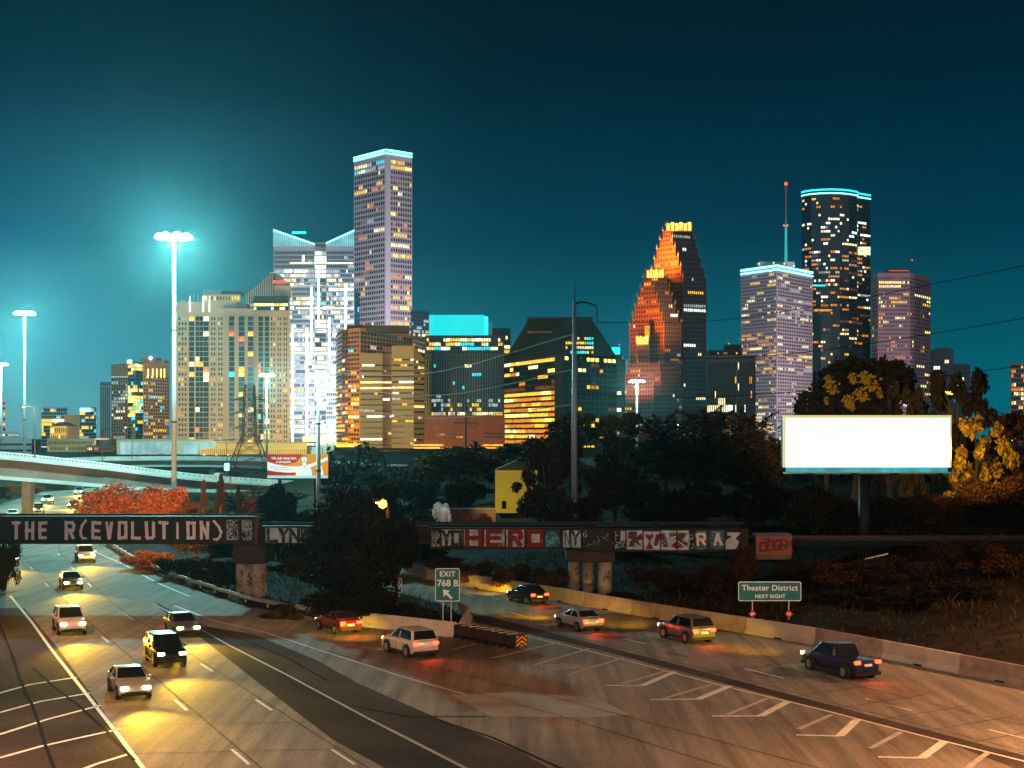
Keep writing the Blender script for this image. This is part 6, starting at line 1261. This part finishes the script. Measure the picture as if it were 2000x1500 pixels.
def greenery():
    # left of the view, beyond and before the bridge
    plant(232, 205, 908, 185, 'b3', 'red', 'large orange-red bush lit from above, behind the bridge letters', 'bush')
    plant(322, 198, 922, 120, 'b1', 'red', 'orange-red bush just right of the largest red bush', 'bush')
    plant(365, 178, 942, 70, 'b2', 'brown', 'brown-tipped bush between the red bushes and the dark conifers', 'bush')
    plant(398, 172, 936, 46, 'c1', 'dark', 'slim dark conifer before the red and brown bushes', 'tree')
    plant(432, 168, 924, 62, 'c1', 'deep', 'taller dark conifer under the pylon', 'tree')
    plant(466, 166, 946, 56, 'c1', 'dark', 'ragged conifer left of the orange-tinted tree', 'tree')
    plant(516, 170, 930, 95, 'b3', 'red', 'orange-tinted tree under the red and orange billboard', 'tree')
    plant(575, 172, 958, 90, 'b3', 'dark', 'dark bush at the foot of the thick pale mast', 'bush')
    plant(470, 150, 968, 110, 'b1', 'deep', 'blackish bush behind the spray scribbles of the first girder', 'bush')
    plant(560, 150, 966, 110, 'b3', 'deep', 'blackish bush behind the LYN letters', 'bush')
    plant(380, 158, 965, 110, 'b2', 'deep', 'low blackish bush behind the end of the painted word', 'bush')
    plant(712, 112, 940, 262, 'k1', 'deep', 'big blackish tree hiding the middle of the railway bridge', 'tree')
    plant(650, 116, 975, 150, 'k1', 'deep', 'dark tree leaning on the left flank of the big blackish tree', 'tree')
    plant(775, 114, 985, 130, 'r3', 'deep', 'dark low tree on the right flank of the big blackish tree', 'tree')
    plant(690, 108.5, 1120, 190, 'b3', 'deep', 'dark thicket at the foot of the big blackish tree', 'bush')
    plant(585, 138, 1065, 60, 'b1', 'brown', 'brown leafy bush under the LYN girder', 'bush')
    plant(290, 152, 1062, 110, 'b1', 'brown', 'brown bush under the bridge along the guardrail', 'bush')
    plant(352, 143, 1075, 90, 'b3', 'dark', 'dark bush under the bridge, right of the brown one', 'bush')
    plant(412, 136, 1078, 80, 'b2', 'brown', 'orange-flecked bush under the bridge beside the left pier', 'bush')
    plant(445, 131, 1085, 60, 'b1', 'deep', 'black bush hard against the left pier', 'bush')
    plant(560, 112, 1165, 90, 'b2', 'deep', 'low black weeds between the left pier and the big tree', 'bush')
    for px, D, y, w, lf, lab in ((-10, 300, 938, 60, 'deep', 'dark bush cut by the left edge below the flyover'), (45, 335, 937, 70, 'red', 'red-tinted bush below the flyover by the bend'), (105, 372, 940, 70, 'brown', 'brown bush below the flyover near the end of the bend'), (148, 392, 942, 50, 'red', 'small red bush where the bend vanishes'), (8, 132, 1000, 60, 'brown', 'leafy twigs hanging at the left edge by the first letter')):
        plant(px, D, y, w, 'b3', lf, lab, 'bush')
    # centre
    plant(700, 205, 938, 190, 'r3', 'deep', 'black tree mass under the small red billboard', 'tree')
    plant(790, 212, 925, 150, 'r1', 'dark', 'dark tree behind the lone orange lamp', 'tree')
    plant(880, 232, 872, 190, 'r1', 'brown', 'broad brownish tree above the white bust', 'tree')
    plant(955, 236, 880, 130, 'r3', 'brown', 'brownish tree behind the yellow house', 'tree')
    plant(830, 225, 905, 110, 'r2', 'brown', 'smaller brownish tree left of the broad one', 'tree')
    plant(930, 168, 985, 60, 'b1', 'red', 'reddish vine bush over the plum garden wall', 'bush')
    plant(1068, 160, 862, 140, 's2', 'brown', 'brown leafy tree overlapping the yellow house', 'tree')
    plant(1085, 205, 822, 150, 'r1', 'brown', 'brown tree left of the steel power pole, against the black sloped-roof building', 'tree')
    plant(1175, 210, 806, 190, 's2', 'brown', 'brown tree right of the steel power pole', 'tree')
    plant(1110, 150, 920, 130, 'b3', 'dark', 'dark bush at the foot of the steel power pole', 'bush')
    plant(1200, 152, 900, 150, 'r3', 'dark', 'dark tree behind the bridge graffiti, right of the power pole', 'tree')
    plant(1240, 178, 850, 140, 's1', 'dark', 'dark tree below the lamp mast in front of the stepped skyscraper', 'tree')
    plant(1300, 176, 800, 150, 'f1', 'deep', 'feathery black tree, left of the two before the grey ribbed block', 'tree', dz=2)
    plant(1385, 180, 786, 180, 'f2', 'deep', 'feathery black tree below the grey ribbed block', 'tree', dz=2)
    plant(1465, 172, 794, 150, 'f1', 'deep', 'feathery black tree below the white grid tower', 'tree', dz=2)
    plant(1345, 165, 822, 210, 'r3', 'deep', 'wide black tree below the feathery ones', 'tree')
    plant(1470, 162, 838, 190, 'r1', 'deep', 'wide black tree left of the white billboard', 'tree')
    plant(1310, 148, 905, 190, 'b3', 'deep', 'black thicket behind the heart graffiti', 'bush')
    plant(1430, 146, 900, 190, 'b1', 'deep', 'black thicket behind the RA letters', 'bush')
    plant(1540, 146, 915, 170, 'b3', 'deep', 'black thicket behind the salmon wall', 'bush')
    for px, D, y, w, k, lf, lab in ((820, 196, 930, 110, 'r3', 'deep', 'black round tree just left of the broad brownish tree'), (905, 194, 935, 110, 'r1', 'deep', 'black round tree right behind the white bust'), (770, 178, 948, 120, 'b3', 'deep', 'black bush mass around the lone orange lamp'), (985, 215, 905, 110, 'r3', 'deep', 'black tree rising behind the roof of the yellow house'), (865, 200, 960, 120, 'b1', 'deep', 'black undergrowth behind the white bust'), (655, 240, 905, 120, 'r1', 'deep', 'black tree right behind the red billboard, before the far viaduct'), (730, 235, 915, 110, 'r3', 'deep', 'black tree below the golden-lit building, left of the lone lamp'), (690, 150, 972, 140, 'b3', 'deep', 'black hedge just behind the big blackish tree'), (800, 150, 965, 150, 'b1', 'deep', 'black hedge behind the lone orange lamp pole'), (815, 158, 985, 70, 'b3', 'dark', 'dark bush left of the white bust'), (925, 200, 945, 90, 'r2', 'dark', 'dark tree between the white bust and the yellow house'), (1055, 172, 930, 90, 'b1', 'brown', 'brown shrub right of the yellow house'), (545, 160, 945, 100, 'r1', 'deep', 'black tree behind the thick pale mast'), (620, 155, 955, 100, 'b3', 'deep', 'black hedge at the foot of the red billboard'), (500, 255, 948, 200, 'b3', 'dark', 'long dark hedge below the flyover deck'), (1010, 240, 862, 120, 'r2', 'dark', 'dark tree at the foot of the black sloped-roof building')):
        plant(px, D, y, w, k, lf, lab, 'bush' if k[0] == 'b' else 'tree')
    # right
    big = plant(1668, 195, 668, 260, 'r3', 'deep', 'great black tree above the white billboard with yellow-lit leaves', 'tree')
    big.rotation_euler.z = 0; gm = CR['s1'][0].copy(); gm.materials.append(LF['gold'])  # clumps in gold leaf colour draw the patches of light on the tree
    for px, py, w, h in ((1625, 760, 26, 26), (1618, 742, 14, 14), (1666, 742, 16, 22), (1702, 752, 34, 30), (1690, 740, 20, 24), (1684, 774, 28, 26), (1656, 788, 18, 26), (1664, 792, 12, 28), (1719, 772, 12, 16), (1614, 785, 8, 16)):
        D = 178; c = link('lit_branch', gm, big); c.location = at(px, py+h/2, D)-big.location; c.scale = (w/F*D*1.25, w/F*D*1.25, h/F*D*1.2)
    plant(1610, 188, 735, 150, 'r1', 'deep', 'black tree on the left flank of the great tree', 'tree')
    plant(1738, 190, 700, 150, 's2', 'deep', 'black tree on the right flank of the great tree', 'tree')
    plant(1778, 176, 745, 90, 's1', 'dark', 'thin dark tree between the great tree and the far right trees', 'tree')
    plant(1872, 168, 722, 140, 's2', 'deep', 'dark round tree above the right end of the billboard', 'tree')
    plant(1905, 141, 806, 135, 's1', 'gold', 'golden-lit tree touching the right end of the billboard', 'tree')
    plant(1985, 148, 806, 160, 's2', 'brown', 'brown tree at the right photo edge', 'tree')
    plant(1950, 138, 880, 150, 'b3', 'brown', 'brown bush under the golden-lit tree', 'bush')
    for px, D, y, w, k, lf, lab in ((1590, 138, 925, 150, 'b1', 'dark', 'dark bush under the left end of the billboard'), (1660, 140, 938, 120, 'b3', 'brown', 'brown bush left of the billboard pole'), (1750, 140, 945, 150, 'b1', 'dark', 'dark bush right of the billboard pole'), (1840, 138, 932, 150, 'b3', 'brown', 'brown bush under the right end of the billboard'), (1960, 134, 945, 150, 'b1', 'deep', 'black bush at the right edge below the brown trees'),
                                (1560, 117.5, 1078, 120, 'b3', 'dark', 'low dark bush below the salmon wall'), (1455, 119.5, 1042, 60, 'b1', 'brown', 'brown bush covering the end of the bridge graffiti'), (1650, 113.5, 1078, 130, 'b1', 'brown', 'orange-brown scrub on the slope under the plank'), (1760, 112, 1072, 150, 'b3', 'dark', 'dark scrub on the slope right of the plank'), (1890, 112, 1030, 150, 'b3', 'dark', 'tall dark scrub at the end of the railway track'), (1985, 108, 1035, 130, 'b1', 'brown', 'brown scrub at the right edge above the slope'),
                                (1850, 104, 1120, 150, 'b2', 'deep', 'black scrub low on the slope toward the right edge'), (1690, 107, 1130, 150, 'b2', 'deep', 'black scrub low on the slope right of the green sign'), (1400, 118, 1085, 110, 'b1', 'dark', 'dark scrub under the RA letters'), (1290, 122, 1090, 120, 'b3', 'dark', 'dark scrub under the heart graffiti'),
                                (870, 142, 1072, 70, 'b1', 'brown', 'brown vines under the YO letters'), (930, 136, 1078, 80, 'b3', 'brown', 'brown vines under the red H'), (1000, 131, 1082, 80, 'b1', 'brown', 'brown vines under the red O'), (1070, 127, 1088, 80, 'b3', 'dark', 'dark vines beside the right pier')):
        plant(px, D, y, w, k, lf, lab, 'bush')
    # a far wooded belt below the skyline
    g = np.random.default_rng(21); V = []
    for i in range(9000):
        px = g.uniform(640, 2100); D = g.uniform(260, 330); x = pxX(px, D); z = 4+g.uniform(0, 1)**1.3*(5.5+2.2*math.sin(px*.021)+1.6*math.sin(px*.063)); p = np.array([x, D, z]); a = g.normal(size=3)*.5; b = g.normal(size=3)*.35; V += [p-a, p+b, p+a, p-b]
    me = bpy.data.meshes.new('distant_woods'); me.from_pydata([tuple(v) for v in V], [], [(4*i, 4*i+1, 4*i+2, 4*i+3) for i in range(9000)]); me.materials.append(LF['deep']); me.update(); tag(link('distant_woods', me), 'dark belt of trees at the foot of the skyline', 'woods', kind='stuff')
    # grass
    g = np.random.default_rng(5); n = 26000; X = g.uniform(-60, 45, n); Y = g.uniform(72, 150, n); Z = tzn(X, Y); k = Z > .03; X, Y, Z = X[k], Y[k], Z[k]; n = len(X); h = g.uniform(.12, .5, n); a = g.uniform(0, 6.28, n); lx, ly = g.normal(size=n)*.15, g.normal(size=n)*.15
    V = np.stack([np.stack([X-.06*np.cos(a), Y-.06*np.sin(a), Z-.05], -1), np.stack([X+.06*np.cos(a), Y+.06*np.sin(a), Z-.05], -1), np.stack([X+lx, Y+ly, Z+h], -1)], 1).reshape(-1, 3)
    me = bpy.data.meshes.new('grass'); me.vertices.add(3*n); me.vertices.foreach_set('co', V.ravel()); me.loops.add(3*n); me.loops.foreach_set('vertex_index', np.arange(3*n)); me.polygons.add(n); me.polygons.foreach_set('loop_start', np.arange(n)*3); me.polygons.foreach_set('loop_total', np.full(n, 3)); me.update(); me.materials.append(LF['grass'])
    tag(link('grass', me), 'rough dark grass on the island and the embankment', 'grass', kind='stuff')
greenery()
# ------------------------------------------------------------------ humid night air
def haze():
    m = bpy.data.materials.new('night_haze'); m.use_nodes = True; nt = m.node_tree; N = nt.nodes
    for n in list(N):
        if n.type == 'BSDF_PRINCIPLED': N.remove(n)
    v = N.new('ShaderNodeVolumePrincipled'); v.inputs['Color'].default_value = (.45, .95, 1, 1); v.inputs['Density'].default_value = HAZE; v.inputs['Anisotropy'].default_value = .90
    nt.links.new(v.outputs[0], N['Material Output'].inputs['Volume'])
    mb = MB(); mb.box((0, 1400, 209), (6400, 4400, 424)); o = mb.build('haze', m); tag(o, kind='stuff')
HAZE = .000075
haze()
